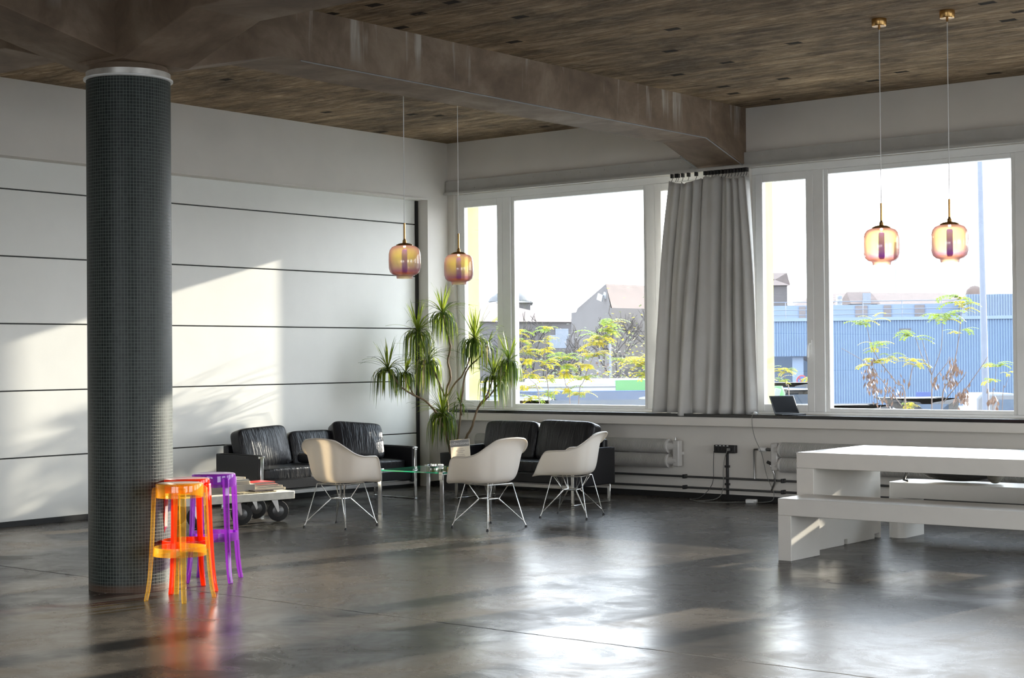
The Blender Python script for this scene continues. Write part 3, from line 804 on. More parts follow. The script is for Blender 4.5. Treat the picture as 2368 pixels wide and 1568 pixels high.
# local +Y is the front of the chair
chairs = [((2.387,-4.285), R(97-90), 'white shell armchair before the long sofa, back partly lit by sun'),
          ((3.57,-3.57), R(172-90), 'white shell armchair beside the glass coffee table, facing the paper sign'),
          ((3.615,-2.36), R(196-90), 'white shell armchair before the two seat sofa, seen from its side')]
for i, ((x, y), rz, lab) in enumerate(chairs):
    o = c0 if i == 0 else copy_tree(c0)
    o.location = (x, y, 0); o.rotation_euler = (0, 0, rz)
    tag(o, lab, 'chair', 'white shell armchairs around the glass table')

# ------------------------------------------------------------------ glass coffee table
TZ = .43
gt = thing('glass_coffee_table', (2.27,-2.84,0), R(1.5), 'low square glass coffee table on four flat chrome legs', 'table')
gw, gd = .80, .745
tp = MB().bx(-gw/2-.01, gw/2+.01, -gd/2-.01, gd/2+.01, TZ, TZ+.012).build('glass_top', m_tableglass, gt, smooth=0)
e = MB(); a_, b_ = gw/2+.0115, gd/2+.0115
for (x0,x1,y0,y1) in ((-a_,a_,-b_,-b_+.003),(-a_,a_,b_-.003,b_),(-a_,-a_+.003,-b_+.003,b_-.003),(a_-.003,a_,-b_+.003,b_-.003)): e.bx(x0,x1,y0,y1,TZ+.0005,TZ+.0115)
e.build('glass_edge', m_greenedge, tp, smooth=0)
for sx_ in (-1, 1):
    for sy_2 in (-1, 1):
        l_ = MB().bx(sx_*(gw/2)-.0225, sx_*(gw/2)+.0225, sy_2*(gd/2)-.008, sy_2*(gd/2)+.008, 0, TZ-.012)
        l_.bx(sx_*(gw/2)-.0225, sx_*(gw/2)+.0225, sy_2*(gd/2+.016)-.004, sy_2*(gd/2+.016)+.004, TZ-.06, TZ+.02)
        l_.bx(sx_*(gw/2)-.0225, sx_*(gw/2)+.0225, sy_2*(gd/2-.02)-.04, sy_2*(gd/2-.02)+.04, TZ-.014, TZ-.002)
        lo = l_.build('table_leg', m_chrome, gt, bevel=.002)
        MB().bx(sx_*(gw/2)-.018, sx_*(gw/2)+.018, sy_2*(gd/2-.01)-.03, sy_2*(gd/2-.01)+.03, TZ+.0125, TZ+.020).build('glass_clamp', m_chrome, lo, bevel=.002)
# paper sign
sgp = at_d(1068, 1092, 15.62)
sg = thing('menu_sign', (float(sgp[0]), float(sgp[1]), TZ+.0125), R(34), 'upright white paper sign with a grey heading leaning on the glass table', 'sign')
tl_ = R(-13)
rm_ = Euler((tl_, 0, 0)).to_matrix() @ Euler((0, R(-5), 0)).to_matrix()
def sgv(x, y, z): return rm_ @ Vector((x, y, z))
def sgbox(x0, x1, y0, y1, z0, z1): 
    m_ = MB(); m_.box(sgv((x0+x1)/2, (y0+y1)/2, (z0+z1)/2), (x1-x0, y1-y0, z1-z0), rm_); return m_
sgbox(-.095, .095, 0, .004, .005, .315).build('sign_card', m_paper, sg, smooth=0)
sgbox(-.092, .092, -.0012, -.0002, .245, .312).build('grey_heading', m_greypaper, sg, smooth=0)
MB().bx(-.095, .095, .006, .14, .001, .004).build('sign_foot', m_paper, sg, smooth=0)
fc = bpy.data.curves.new('heading_text', 'FONT'); fc.body = 'collectioner'; fc.size = .042; fc.align_x = 'CENTER'; fc.align_y = 'CENTER'; fc.extrude = .0003
fo = bpy.data.objects.new('heading_text', fc); COL.objects.link(fo); fo.parent = sg
fc.materials.append(m_whiteplastic)
bpy.context.view_layer.update()
tm = bpy.data.meshes.new_from_object(fo.evaluated_get(bpy.context.evaluated_depsgraph_get()))
bpy.data.objects.remove(fo)
fo = bpy.data.objects.new('heading_text', tm); COL.objects.link(fo); fo.parent = sg
fo.location = sgv(0, -.0018, .277); fo.rotation_euler = (rm_ @ Euler((R(90), 0, 0)).to_matrix()).to_euler()
mb = MB()
for i, (w_, z) in enumerate(((.06,.222),(.085,.205),(.05,.188),(.08,.165),(.09,.15),(.07,.135),(.08,.112),(.06,.097))):
    t_ = sgbox(-w_/2, w_/2, -.001, -.0002, z-.0025, z+.0025); mb.add(t_.v, t_.f)
mb.build('printed_lines', simple('pale_print', (.55,.48,.44), .6), sg, smooth=0)
ap = at_z(1003, 1078, TZ+.02)
ash = thing('glass_ashtray', (float(ap[0]), float(ap[1]), TZ+.0125), label='small round dish with dark bowl on the glass table', cat='dish')
MB().lathe([(0,.004),(.030,.005),(.036,.028),(.044,.030),(.046,.010),(.040,0),(0,0)], 24).build('dish_body', m_chrome, ash)
cp_ = at_z(1017, 1077, TZ+.02)
tag(MB().lathe([(0,0),(.036,0),(.040,.012),(.034,.022),(0,.025)], 20, c=(float(cp_[0]), float(cp_[1]), TZ+.0125)).build('white_saucer', m_whiteplastic), 'small white saucer beside the dark bowled dish', 'saucer')
cp2 = at_z(1047, 1084, TZ+.02)
tag(MB().lathe([(0,0),(.028,0),(.030,.02),(.02,.024),(0,.024)], 20, c=(float(cp2[0])-.02, float(cp2[1])-.02, TZ+.0125)).build('candle', simple('yellow_wax', (.75,.55,.15), .5)), 'small yellowish candle at the foot of the paper sign', 'candle')

# ------------------------------------------------------------------ dolly with books
dl = thing('dolly_cart', (1.27,-4.72,0), R(-9.5+0), 'low white wooden dolly on black caster wheels carrying books', 'cart')
# local: x = depth (toward camera side +), y = length
MB().bx(-.30, .30, -.60, .60, .215, .29).build('platform', simple('chipped_white_paint', (.72,.70,.62), .5, var=.12, scale=14, bump=.2), dl, bevel=.006)
for (x, y, rz) in ((.19,.44,R(62)),(.19,-.44,R(50)),(-.19,.44,R(70)),(-.19,-.44,R(40)),(.21,.02,R(55))):
    cs = MB().bx(-.045,.045,-.045,.045,.208,.216)
    cs.prism([(-.03,.21),(.03,.21),(.045,.10),(.03,.085)], -.030, -.026, 'y'); cs.prism([(-.03,.21),(.03,.21),(.045,.10),(.03,.085)], .026, .030, 'y')
    cs.v = [tuple(Matrix.Rotation(rz, 3, 'Z') @ Vector(v) + Vector((x, y, 0))) for v in cs.v]
    co = cs.build('caster', m_steel, dl, bevel=.002)
    wb = MB().lathe([(.030,-.018),(.088,-.018),(.098,-.012),(.100,0),(.098,.012),(.088,.018),(.030,.018)], 32, close=True)
    hb_ = MB().lathe([(0,-.020),(.052,-.019),(.060,-.014),(.060,.014),(.052,.019),(0,.020)], 28)
    for k, (m_, nm, mt) in enumerate(((wb, 'wheel', m_tyre), (hb_, 'wheel_hub', m_steel))):
        m_.v = [tuple(Matrix.Rotation(rz, 3, 'Z') @ (Matrix.Rotation(R(90), 3, 'X') @ Vector(v) + Vector((.035,0,.1))) + Vector((x, y, 0))) for v in m_.v]
        m_.build(nm, mt if nm == 'wheel' else m_darkmetal, co)
dm = Matrix.Translation((1.27,-4.72,0)) @ Matrix.Rotation(R(-9.5), 4, 'Z')
def book(x, y, z, w_, l_, t_, rz, label, cover, pages=None, name='book'):
    p = dm @ Vector((x, y, z)); b = thing(name, p, R(-9.5)+rz, label, name, 'books and magazines on the dolly')
    if pages is None:
        MB().bx(-w_/2, w_/2, -l_/2, l_/2, 0, t_).build('magazine_body', cover, b, smooth=0, bevel=.001)
    else:
        MB().bx(-w_/2+.004, w_/2-.004, -l_/2+.004, l_/2-.002, .002, t_-.002).build('pages', pages, b, smooth=0)
        MB().bx(-w_/2, w_/2, -l_/2, l_/2, 0, .002).bx(-w_/2, w_/2, -l_/2, l_/2, t_-.002, t_).bx(-w_/2, w_/2, l_/2-.002, l_/2, 0, t_).build('cover', cover, b, smooth=0)
T0 = .291
cream = simple('cream_cover', (.80,.78,.66), .5)
book(.02, .08, T0, .26, .34, .075, R(2), 'thick cream book at the bottom of the left pile on the dolly', cream, m_paper)
book(.02, .05, T0+.0755, .25, .30, .035, R(-2), 'white book lying on the thick cream book', m_paper, m_paper)
book(.01, .05, T0+.111, .24, .29, .012, R(3), 'thin grey book near the top of the left pile', m_greypaper, m_paper)
book(.0, .03, T0+.1235, .22, .28, .020, R(9), 'pale book topping the left pile on the dolly', m_paper, m_paper)
book(-.05, .455, T0, .28, .36, .022, R(-2), 'wide white book at the bottom of the right pile on the dolly', m_paper, m_paper)
book(-.05, .45, T0+.0225, .25, .32, .018, R(3), 'white book below the red one on the dolly', m_paper, m_paper)
book(-.06, .42, T0+.041, .24, .30, .016, R(-3), 'pinkish book under the bright red cover', simple('pink_cover', (.72,.36,.30), .5), m_paper)
book(-.06, .40, T0+.0575, .22, .28, .022, R(4), 'bright red book topping the right pile on the dolly', m_red, m_paper)
book(.215, .20, T0, .15, .40, .010, R(1), 'patterned magazine lying flat at the front edge of the dolly', simple('mottled_print', (.45,.38,.24), .4, var=.7, scale=40), None, 'magazine')
book(.20, .28, T0+.0105, .14, .20, .012, R(-4), 'dark rolled magazine on top of the patterned one', simple('dark_print', (.12,.10,.09), .3, var=.6, scale=30), None, 'magazine')

# ------------------------------------------------------------------ acrylic stools
def make_stool(name, mt, loc, rz, label):
    s = thing(name, loc, rz, label, 'stool', 'transparent acrylic bar stools by the column')
    MB().lathe([(0,.752),(.140,.752),(.150,.748),(.153,.738),(.150,.66),(.145,.66),(.145,.735),(.135,.742),(0,.743)], 48).build('seat', mt, s)
    MB().lathe([(.166,.285),(.172,.285),(.168,.342),(.162,.342)], 48, close=True).build('foot_ring', mt, s)
    for k in range(4):
        a = k*PI/2
        ca, sa = math.cos(a), math.sin(a)
        prof = [(.155,.728,.022),(.163,.715,.024),(.168,.60,.023),(.175,.42,.021),(.183,.28,.020),(.193,.15,.019),(.205,.06,.018),(.218,.0,.017)]
        m_ = MB(); rows = []
        for (r_, z, hw) in prof:
            th = .0125
            rows.append([(r_-th, -hw, z), (r_+th, -hw*.7, z), (r_+th, hw*.7, z), (r_-th, hw, z)])
        P_ = [[rows[i][q] for i in range(len(rows))] for q in range(4)]
        m_.grid(P_, wrap=True)
        n_ = len(rows); m_.f.append([0, n_, 2*n_, 3*n_]); m_.m.append(0); m_.f.append([n_-1, 2*n_-1, 3*n_-1, 4*n_-1]); m_.m.append(0)
        m_.v = [(x*ca-y*sa, x*sa+y*ca, z) for x, y, z in m_.v]
        m_.build('stool_leg', mt, s, bevel=.004, smooth=50)
    return s
make_stool('bar_stool', m_amber, (4.70,-8.085,0), R(57), 'clear amber orange acrylic bar stool in front of the others')
make_stool('bar_stool', m_redac, (4.425,-7.795,0), R(20), 'red acrylic bar stool behind the amber one')
make_stool('bar_stool', m_purple, (4.21,-7.375,0), R(-10), 'purple acrylic bar stool nearest the dolly')

# ------------------------------------------------------------------ white table and benches
def notched(y0, y1, z1, notches):
    p = [(y0, z1), (y0, 0)]
    for a, b, h in notches: p += [(a, 0), (a, h), (b, h), (b, 0)]
    p += [(y1, 0), (y1, z1)]
    return p
tb = thing('white_table', (7.95,-2.92,0), label='long thick white table with solid slab ends', cat='table')
MB().bx(6.69, 9.3, -3.51, -2.33, .65, .775).build('table_top', m_white, tb, world=True, bevel=.004)
pf = notched(-3.51, -2.33, .65, [(-3.0,-2.94,.045), (-2.45,-2.36,.04)])
MB().prism(pf, 6.69, 6.84, 'x').build('slab_leg', m_white, tb, world=True, smooth=0, bevel=.003)
MB().prism(pf, 9.15, 9.3, 'x').build('slab_leg', m_white, tb, world=True, smooth=0, bevel=.003)
nb = thing('white_bench', (8.0,-3.93,0), label='white slab bench in front of the white table', cat='bench', group='white slab benches')
MB().bx(6.885, 9.2, -4.16, -3.71, .34, .468).build('bench_seat', m_white, nb, world=True, bevel=.004)
for a in (6.885, 9.09): MB().bx(a, a+.11, -4.16, -3.71, 0, .34).build('slab_leg', m_white, nb, world=True, smooth=0, bevel=.003)
fb = thing('white_bench', (8.0,-2.05,0), label='white slab bench behind the white table carrying a black bag', cat='bench', group='white slab benches')
def rrect(x0, x1, y0, y1, r, n=8):
    p = []
    for cx, cy, a0 in ((x0+r, y0+r, PI), (x1-r, y0+r, 1.5*PI), (x1-r, y1-r, 0), (x0+r, y1-r, .5*PI)):
        for i in range(n+1): a = a0+.5*PI*i/n; p.append((cx+r*math.cos(a), cy+r*math.sin(a)))
    return p
MB().prism(rrect(6.88, 9.2, -2.30, -1.85, .07), .34, .468, 'z').build('bench_seat', m_white, fb, world=True, smooth=40, bevel=.003)
MB().prism(rrect(6.88, 7.03, -2.30, -1.85, .06), 0, .34, 'z').build('slab_leg', m_white, fb, world=True, smooth=40)
MB().prism(rrect(9.05, 9.2, -2.30, -1.85, .06), 0, .34, 'z').build('slab_leg', m_white, fb, world=True, smooth=40)
bg_ = thing('backpack', (7.42,-2.06,.468), R(8), 'black soft bag lying on the rear white bench under the table edge', 'bag')
cushion(MB(), (0,0,.107), (.60,.30,.15), n=3.2, bulge=.25, seg=12).build('bag_body', simple('black_nylon', (.012,.012,.013), .6, bump=.4), bg_, smooth=180)
cushion(MB(), (.31,-.04,.09), (.12,.22,.13), n=2.6, bulge=.3, seg=10).build('fur_trim', simple('olive_fabric', (.10,.09,.07), .9, var=.4, scale=30, bump=.8), bg_, smooth=180)
MB().tube([(-.28,.02,.10),(-.36,0,.16),(-.42,-.06,.10),(-.44,-.09,.014),(-.40,-.1,.01)], .012, 6).build('strap', m_blackplastic, bg_, smooth=180)

# ------------------------------------------------------------------ dracaena in the corner
def leaf_strip(mb, p0, az, el, L, wd, m, kmax=1.0, seg=8, rnd=None, endel=-1.35):
    p = Vector(p0); ds = L/seg; pl, pr = [], []
    a = az; e0 = el
    for i in range(seg+1):
        t = i/seg
        e = e0+(endel-e0)*min(1, (t*kmax))**1.0
        d = Vector((math.cos(e)*math.cos(a), math.cos(e)*math.sin(a), math.sin(e)))
        side = Vector((-math.sin(a), math.cos(a), 0))
        wl = wd*(.55+.9*t if t < .3 else .82*(1-((t-.3)/.7)**1.8)+.02)
        pl.append(p-side*wl/2); pr.append(p+side*wl/2)
        p = p+d*ds
    mb.grid([pl, [ (q+s_)/2+Vector((0,0,-wd*.12)) for q, s_ in zip(pl, pr)], pr], m)
rng = random.Random(11)
plant = thing('dracaena', (.55, -.55, 0), label='tall branching dracaena in a dark pot in the corner between the sofas', cat='plant')
PB = MB().lathe([(.0,.0),(.150,.0),(.168,.43),(.158,.43),(.150,.395),(0,.395)], 40, c=(.55,-.55,0)).build('pot', m_pot, plant, world=True)
MB().lathe([(0,.385),(.150,.40),(0,.405)], 24, c=(.55,-.55,0)).build('soil', m_soil, plant, world=True)
crowns = [(1023,722,-.70,.48,95),(966,766,-.98,.50,110),(897,852,-1.35,.46,95),(938,860,-1.10,.36,60),(990,832,-.88,.50,120),(1098,782,-.55,.50,120),
          (1177,832,-.36,.42,100),(1142,868,-.42,.44,95),(1024,955,-.81,.48,120),(1063,930,-.70,.24,18),(1128,798,-.45,.32,24)]
def pp(x, y, Y): return tuple(at_y(x, y, Y))
base = [(.50,-.52,.39)]
stems = [
 ([(.52,-.57,.39), pp(1040,1000,-.60), pp(1034,940,-.62), pp(1034,900,-.64), pp(1042,872,-.65), pp(1036,838,-.66), pp(1041,800,-.67), pp(1033,765,-.69), pp(1023,722,-.70)], .016, .009),
 ([pp(1036,915,-.63), pp(1050,890,-.62), pp(1070,866,-.60), pp(1086,830,-.57), pp(1098,782,-.55)], .011, .008),
 ([(.59,-.53,.39), pp(1078,1012,-.55), pp(1092,985,-.52), pp(1106,942,-.48), pp(1126,914,-.44), pp(1142,868,-.42)], .017, .009),
 ([pp(1106,942,-.48), pp(1140,905,-.44), pp(1162,870,-.40), pp(1177,832,-.36)], .011, .008),
 ([(.57,-.57,.39), pp(1062,985,-.58), pp(1068,920,-.56), pp(1078,860,-.52), pp(1110,825,-.48), pp(1128,798,-.45)], .013, .008),
 ([(.50,-.55,.39), pp(1030,1000,-.70), pp(1008,955,-.84), pp(985,928,-.98), pp(958,914,-1.10), pp(930,896,-1.22), pp(897,852,-1.35)], .015, .009),
 ([pp(1034,930,-.64), pp(1018,890,-.74), pp(1003,860,-.82), pp(990,832,-.88)], .011, .008),
 ([pp(1018,890,-.74), pp(1000,850,-.84), pp(978,805,-.92), pp(966,766,-.98)], .010, .008),
 ([pp(958,914,-1.10), pp(945,890,-1.10), pp(938,860,-1.10)], .009, .007),
 ([pp(1040,1000,-.60), pp(1032,975,-.72), pp(1024,955,-.81)], .011, .009),
 ([pp(1068,960,-.57), pp(1063,930,-.70)], .008, .006)]
for pts, r0, r1 in stems:
    Q = cat([tuple(p) for p in pts], 4); n_ = len(Q)
    Q = [(x+rng.uniform(-.004,.004), y+rng.uniform(-.004,.004), z) for x, y, z in Q]
    MB().tube(Q, [r0+(r1-r0)*i/(n_-1) for i in range(n_)], 8).build('cane_stem', m_bark, plant, world=True, smooth=180)
for (x, y, Y, L, N) in crowns:
    c = Vector(at_y(x, y, Y)); mb = MB()
    for k in range(N):
        az = rng.uniform(0, 2*PI); q = k/N
        if q < .16: el, km, ee, ll, m = rng.uniform(1.0,1.5), .6, rng.uniform(.5,1.2), L*rng.uniform(.55,.85), 1
        elif q < .34: el, km, ee, ll, m = rng.uniform(.35,1.0), .9, rng.uniform(-.9,-.2), L*rng.uniform(.7,1.0), rng.choice((0,1))
        else: el, km, ee, ll, m = rng.uniform(-.1,.75), rng.uniform(1.9,3.4), -1.5, L*rng.uniform(.75,1.12), (0 if rng.random() < .62 else (1 if rng.random() < .8 else 2))
        zo = -.07*q+.015
        leaf_strip(mb, c+Vector((math.cos(az)*.008, math.sin(az)*.008, zo)), az, el, ll, rng.uniform(.015,.024), m, km, 9, endel=ee)
    mb.build('leaf_crown', [m_leaf1, m_leaf2, m_leaf3], plant, world=True, smooth=180, fixn=False)

# ------------------------------------------------------------------ outside
GZ = -1.0
m_asph = simple('street_asphalt', (.17,.17,.172), .85, var=.1)
struct('ground', MB().bx(-160, 160, -140, 260, GZ-.2, GZ), m_asph, 'grey street and yard outside the windows', smooth=0)
# strip of planted earth in front of the facade
m_blue = simple('blue_cladding', (.085,.130,.205), .6, var=.05, scale=.4)
m_blue2 = simple('pale_blue_wall', (.115,.15,.21), .7, var=.06, scale=.3)
m_brownp = simple('brown_wall_panel', (.115,.10,.10), .8)
m_tile = simple('hazed_clay_tile', (.078,.054,.046), .85, var=.12, scale=1.5)  # pale pink has the distant haze mixed into the tile colour
m_greyb = simple('grey_brown_masonry', (.060,.054,.055), .85, var=.1, scale=.6)
m_greyd = simple('slate_roof', (.06,.06,.063), .8)
m_rail = simple('galvanised_rail', (.10,.115,.15), .5)
m_win = simple('dull_window', (.09,.11,.14), .2)
m_door = simple('dark_gateway', (.09,.085,.095), .8)
m_carw = simple('white_car_paint', (.22,.225,.235), .25)
m_carb = simple('dark_blue_car_paint', (.05,.075,.13), .25)
m_cars = simple('silver_car_paint', (.09,.095,.105), .25)
m_carglass = simple('car_glass', (.05,.07,.10), .1)
lat = Vector((RT[0], RT[1], 0)).normalized(); dep = Vector((FW[0], FW[1], 0)).normalized()
def horiz_y(px):   # picture height of the horizon
    return H/2 + math.tan(pitch)*FPX - (px-W/2)*math.tan(roll)*-1 if False else 825.8+(1184-px)*.00858
def gp(px, D): 
    p = at_d(px, horiz_y(px), D); return Vector((p[0], p[1], 0))
def hz(px, py, D): return float(at_d(px, py, D)[2])
def slab(mb, a, b, t, z0, z1, m=0):     # upright wall from a to b, thickness t away from the viewer
    d = (b-a).normalized(); n = Vector((-d.y, d.x, 0))
    if n.dot(dep) < 0: n = -n
    q = [a, b, b+n*t, a+n*t]
    mb.add([(p.x, p.y, z) for z in (z0, z1) for p in q], [(0,1,2,3),(4,5,6,7),(0,1,5,4),(1,2,6,5),(2,3,7,6),(3,0,4,7)], m)
# blue hall
A, B = gp(1640, 81), gp(2900, 75.75)
hall = thing('warehouse', (A+B)/2+Vector((0,0,GZ)), label='long blue corrugated warehouse with roof railing across the street', cat='building')
zt = hz(2100, 739, 79)
d = (B-A).normalized(); n_ = Vector((-d.y, d.x, 0)); n_ = n_ if n_.dot(dep) > 0 else -n_
Lh = (B-A).length
def corr(s0, s1, z0, z1, off=0):
    row0, row1 = [], []
    s = s0; w_ = .125; k = 0
    while s <= s1:
        for ds, o in ((0,0),(.045,0),(.060,.05),(.110,.05)):
            p = A+d*(s+ds)+n_*(o+off); row0.append((p.x,p.y,z0)); row1.append((p.x,p.y,z1))
        s += w_
    return MB().grid([row0, row1])
def sx_of(px): 
    lo, hi = 0, Lh
    for _ in range(40):
        m_ = (lo+hi)/2; p = A+d*m_; v = np.array([p.x, p.y, 1.55])-CAM
        x = W/2+FPX*(v@RT)/(v@FW)
        if x < px: lo = m_
        else: hi = m_
    return lo
g0, g1 = sx_of(1768), sx_of(1874); gzt = hz(1830, 824, 80)
corr(g1, Lh, GZ, zt).build('corrugated_wall', m_blue, hall, world=True, smooth=0)
corr(0, g0, GZ, zt).build('corrugated_wall', m_blue, hall, world=True, smooth=0)
corr(g0, g1, gzt, zt).build('corrugated_wall', m_blue, hall, world=True, smooth=0)
mb = MB(); slab(mb, A+n_*2.2, B+n_*2.2, 20, GZ, zt-.05); mb.build('hall_body', m_door, hall, world=True, smooth=0)
mb = MB(); slab(mb, A+n_*(-.06), B+n_*(-.06), .3, zt-.02, zt+.14); mb.build('eaves_flashing', m_blue2, hall, world=True, smooth=0)
mb = MB()
for s in np.arange(0, sx_of(2235), 1.9): 
    p = A+d*float(s)+n_*.5; mb.tube([(p.x,p.y,zt),(p.x,p.y,zt+.95)], .022, 6)
e_ = A+d*sx_of(2235)
for h_ in (.30, .55, .95): 
    p, q = A+n_*.5, e_+n_*.5; mb.tube([(p.x,p.y,zt+h_),(q.x,q.y,zt+h_)], .020, 6)
mb.build('roof_railing', m_rail, hall, world=True)
mb = MB(); slab(mb, A+n_*5, e_+n_*5, 8, zt-.2, hz(2000, 704, 84)); mb.build('setback_storey', m_blue2, hall, world=True, smooth=0)
for a, b in ((1842,1858),(1980,2010),(2050,2068),(2126,2150)):
    mb = MB(); slab(mb, A+d*sx_of(a)+n_*4.93, A+d*sx_of(b)+n_*4.93, .1, zt+.1, hz(2000, 706, 84)); mb.build('brown_panel', m_brownp, hall, world=True, smooth=0)
c1_ = sx_of(2236); za = hz(2300, 681, 79)
row = corr(c1_, Lh, zt+.14, za, .02); row.build('tall_bay_wall', m_blue2, hall, world=True, smooth=0)
mb = MB(); slab(mb, A+d*c1_+n_*.2, B+n_*.2, 10, zt, za-.02); mb.build('tall_bay_body', m_blue2, hall, world=True, smooth=0)
# gateway with a pale arch
mb = MB(); ar = [(math.cos(a)*2.2, math.sin(a)*1.35) for a in np.linspace(0, PI, 17)]
oc = A+d*((g0+g1)/2-.5)+n_*1.9
vs = [(oc+d*x).to_tuple()[:2]+(.15+y,) for x, y in ar]; vs2 = [((oc+d*x+n_*.2).x, (oc+d*x+n_*.2).y, .15+y) for x, y in ar]
k = len(ar); mb.add(vs+vs2, [list(range(k)), list(range(k, 2*k))[::-1]]+[[i, (i+1) % k, k+(i+1) % k, k+i] for i in range(k)])
mb.build('gateway_arch', m_blue2, hall, world=True, smooth=0)
mb = MB(); slab(mb, A+d*(g1-.9)+n_*.3, A+d*(g1-.35)+n_*.3, .1, GZ, gzt); mb.build('gateway_post', m_blue2, hall, world=True, smooth=0)
wl = at_d(2093, 762, 78.3)
mb = MB().box(wl, (.55,.2,.10), (0,0,R(38.7))); mb.build('wall_floodlight', m_greyd, hall, world=True, smooth=0)

def building(name, label, px0, px1, D0, D1, depth, eave_px, ridge_px, wm, rm, windows=(), hip=True):
    a, b = gp(px0, D0), gp(px1, D1); ze = eave_px if eave_px < 60 else hz((px0+px1)/2, eave_px, (D0+D1)/2)
    bd = thing(name, (a+b)/2+Vector((0,0,GZ)), label=label, cat='building')
    mb = MB(); slab(mb, a, b, depth, GZ, ze); mb.build('wall', wm, bd, world=True, smooth=0)
    dd = (b-a).normalized(); nn = Vector((-dd.y, dd.x, 0)); nn = nn if nn.dot(dep) > 0 else -nn
    zr = ridge_px
    zr = hz((px0+px1)/2, ridge_px, (D0+D1)/2+depth*.4)
    o = .25; q = [a-dd*o-nn*o, b+dd*o-nn*o, b+dd*o+nn*(depth+o), a-dd*o+nn*(depth+o)]
    hipd = depth*.35 if hip else 0
    r0, r1 = a+nn*depth*.5+dd*hipd, b+nn*depth*.5-dd*hipd
    mb = MB().add([(p.x,p.y,ze) for p in q]+[(r0.x,r0.y,zr),(r1.x,r1.y,zr)], []) or None
    m2 = MB(); m2.add([(p.x,p.y,ze) for p in q]+[(r0.x,r0.y,zr),(r1.x,r1.y,zr)], [(0,1,5,4),(2,3,4,5),(1,2,5),(3,0,4),(0,3,2,1)])
    m2.build('roof', rm, bd, world=True, smooth=0)
    for (wx, wy, ww, wh) in windows:
        t_ = (wx-px0)/(px1-px0); D = D0+(D1-D0)*t_
        p = gp(wx, D-.1); z = hz(wx, wy, D); m3 = MB(); slab(m3, p-dd*ww/2, p+dd*ww/2, .2, z-wh/2, z+wh/2); m3.build('window', m_win, bd, world=True, smooth=0)
    return bd
building('brick_house', 'long low house with a haze pale pink roof behind the bare trees', 860, 1345, 114.5, 124, 12, 744, 697, m_greyb, m_tile, [(1290,790,1.6,1.0),(1300,772,1.2,.8)])
b_ = building('domed_house', 'far house with a grey domed roof above the long pink roof', 1130, 1228, 140, 140, 8, 700, 690, m_greyb, m_greyd)
dc = gp(1180, 144); mb = MB(); pr = [(2.0,hz(1180,698,144)),(1.75,hz(1180,688,144)),(1.1,hz(1180,677,144)),(.5,hz(1180,673,144)),(0,hz(1180,672,144))]
mb.lathe(pr, 20, c=(dc.x, dc.y, 0)); mb.build('dome', m_greyd, b_, world=True)
# tall gabled house with a mansard roof
hc, hl, hr = gp(1416, 88), gp(1322, 97), gp(1640, 95)
gh = thing('gabled_house', hc+Vector((0,0,GZ)), label='big house with a steep grey gable and pink mansard roof right of the trees', cat='building')
zr, ze, zk = hz(1416,657,90), hz(1416,712,88), hz(1340,712,95)
dd = (hr-hc).normalized(); dl_ = (hl-hc).normalized()
bk = hl+(hr-hc)
MB().add([0],[]) if False else None
mb = MB(); mb.add([(p.x,p.y,z) for z in (GZ, ze) for p in (hc,hr,bk,hl)], [(0,1,5,4),(1,2,6,5),(2,3,7,6),(3,0,4,7),(4,5,6,7)]); mb.build('wall', m_greyb, gh, world=True, smooth=0)
cr0 = hc+(hl-hc)*.16+dd*.1; cr1 = hr+(hl-hc)*.16
mb = MB(); mb.add([(hc.x,hc.y,ze),(hr.x,hr.y,ze),(cr1.x,cr1.y,zr),(cr0.x,cr0.y,zr)], [(0,1,2,3)])
mb.add([(cr0.x,cr0.y,zr),(cr1.x,cr1.y,zr),(bk.x,bk.y,hz(1340,735,95)),(hl.x,hl.y,hz(1340,735,95))], [(0,1,2,3)])
mb.build('roof', m_tile, gh, world=True, smooth=0)
km = hl+(hc-hl)*.17
mb = MB(); mb.add([(hc.x,hc.y,ze-.3),(cr0.x,cr0.y,zr-.01),(km.x,km.y,zk),(hl.x,hl.y,hz(1322,745,97)),(hl.x,hl.y,GZ),(hc.x,hc.y,GZ)], [(0,1,2,3,4,5)])
mb.v = [tuple(Vector(v)-dep*.05) for v in mb.v]
mb.build('gable_wall', m_greyb, gh, world=True, smooth=0, fixn=False)
for (px, py) in ((1388,688),(1402,684)):
    p = at_d(px, py, 89.5); MB().box(p, (.4,.1,.35), (0,.3,R(-10))).build('skylight', m_carw, gh, world=True, smooth=0)
th_ = building('terrace_house', 'very long far row house with a pale pink roof above the blue warehouse', 1815, 2330, 165, 165, 14, 716, 676, m_greyb, m_tile, [(1996,690,1.0,1.2)])
dg_ = building('dormer', None, 1974, 2030, 160, 160, 6, 703, 674, m_greyb, m_tile, [(2006,694,.8,1.4)], hip=False)
dg_.parent = th_; dg_.location = dg_.location-th_.location
if 'category' in dg_: del dg_['category']
b_ = building('tower_house', 'grey corner tower with a steep pink hipped roof left of the row house', 1776, 1822, 150, 150, 7, 660, 630, m_greyb, m_tile)
tw = thing('glazed_stair_tower', gp(1942, 158), label='small pale stair tower with two dark panes on the far roof', cat='building')
mb = MB(); slab(mb, gp(1937,158), gp(1949,158), .6, GZ, hz(1942,682,158)); mb.build('tower_body', m_carw, tw, world=True, smooth=0)
for py in (688,699):
    p = at_d(1943, py, 157.8); MB().box(p, (.30,.1,.28), (0,0,R(38.7))).build('pane', m_win, tw, world=True, smooth=0)
dm_ = gp(2256, 170); mb = MB().lathe([(1.0,GZ),(1.0,hz(2256,683,170)),(.85,hz(2256,670,170)),(.45,hz(2256,662,170)),(0,hz(2256,660,170))], 20, c=(dm_.x,dm_.y,0))
tag(mb.build('dome_roof', m_tile), 'small rounded roof turret peeping over the tall blue bay', 'building')
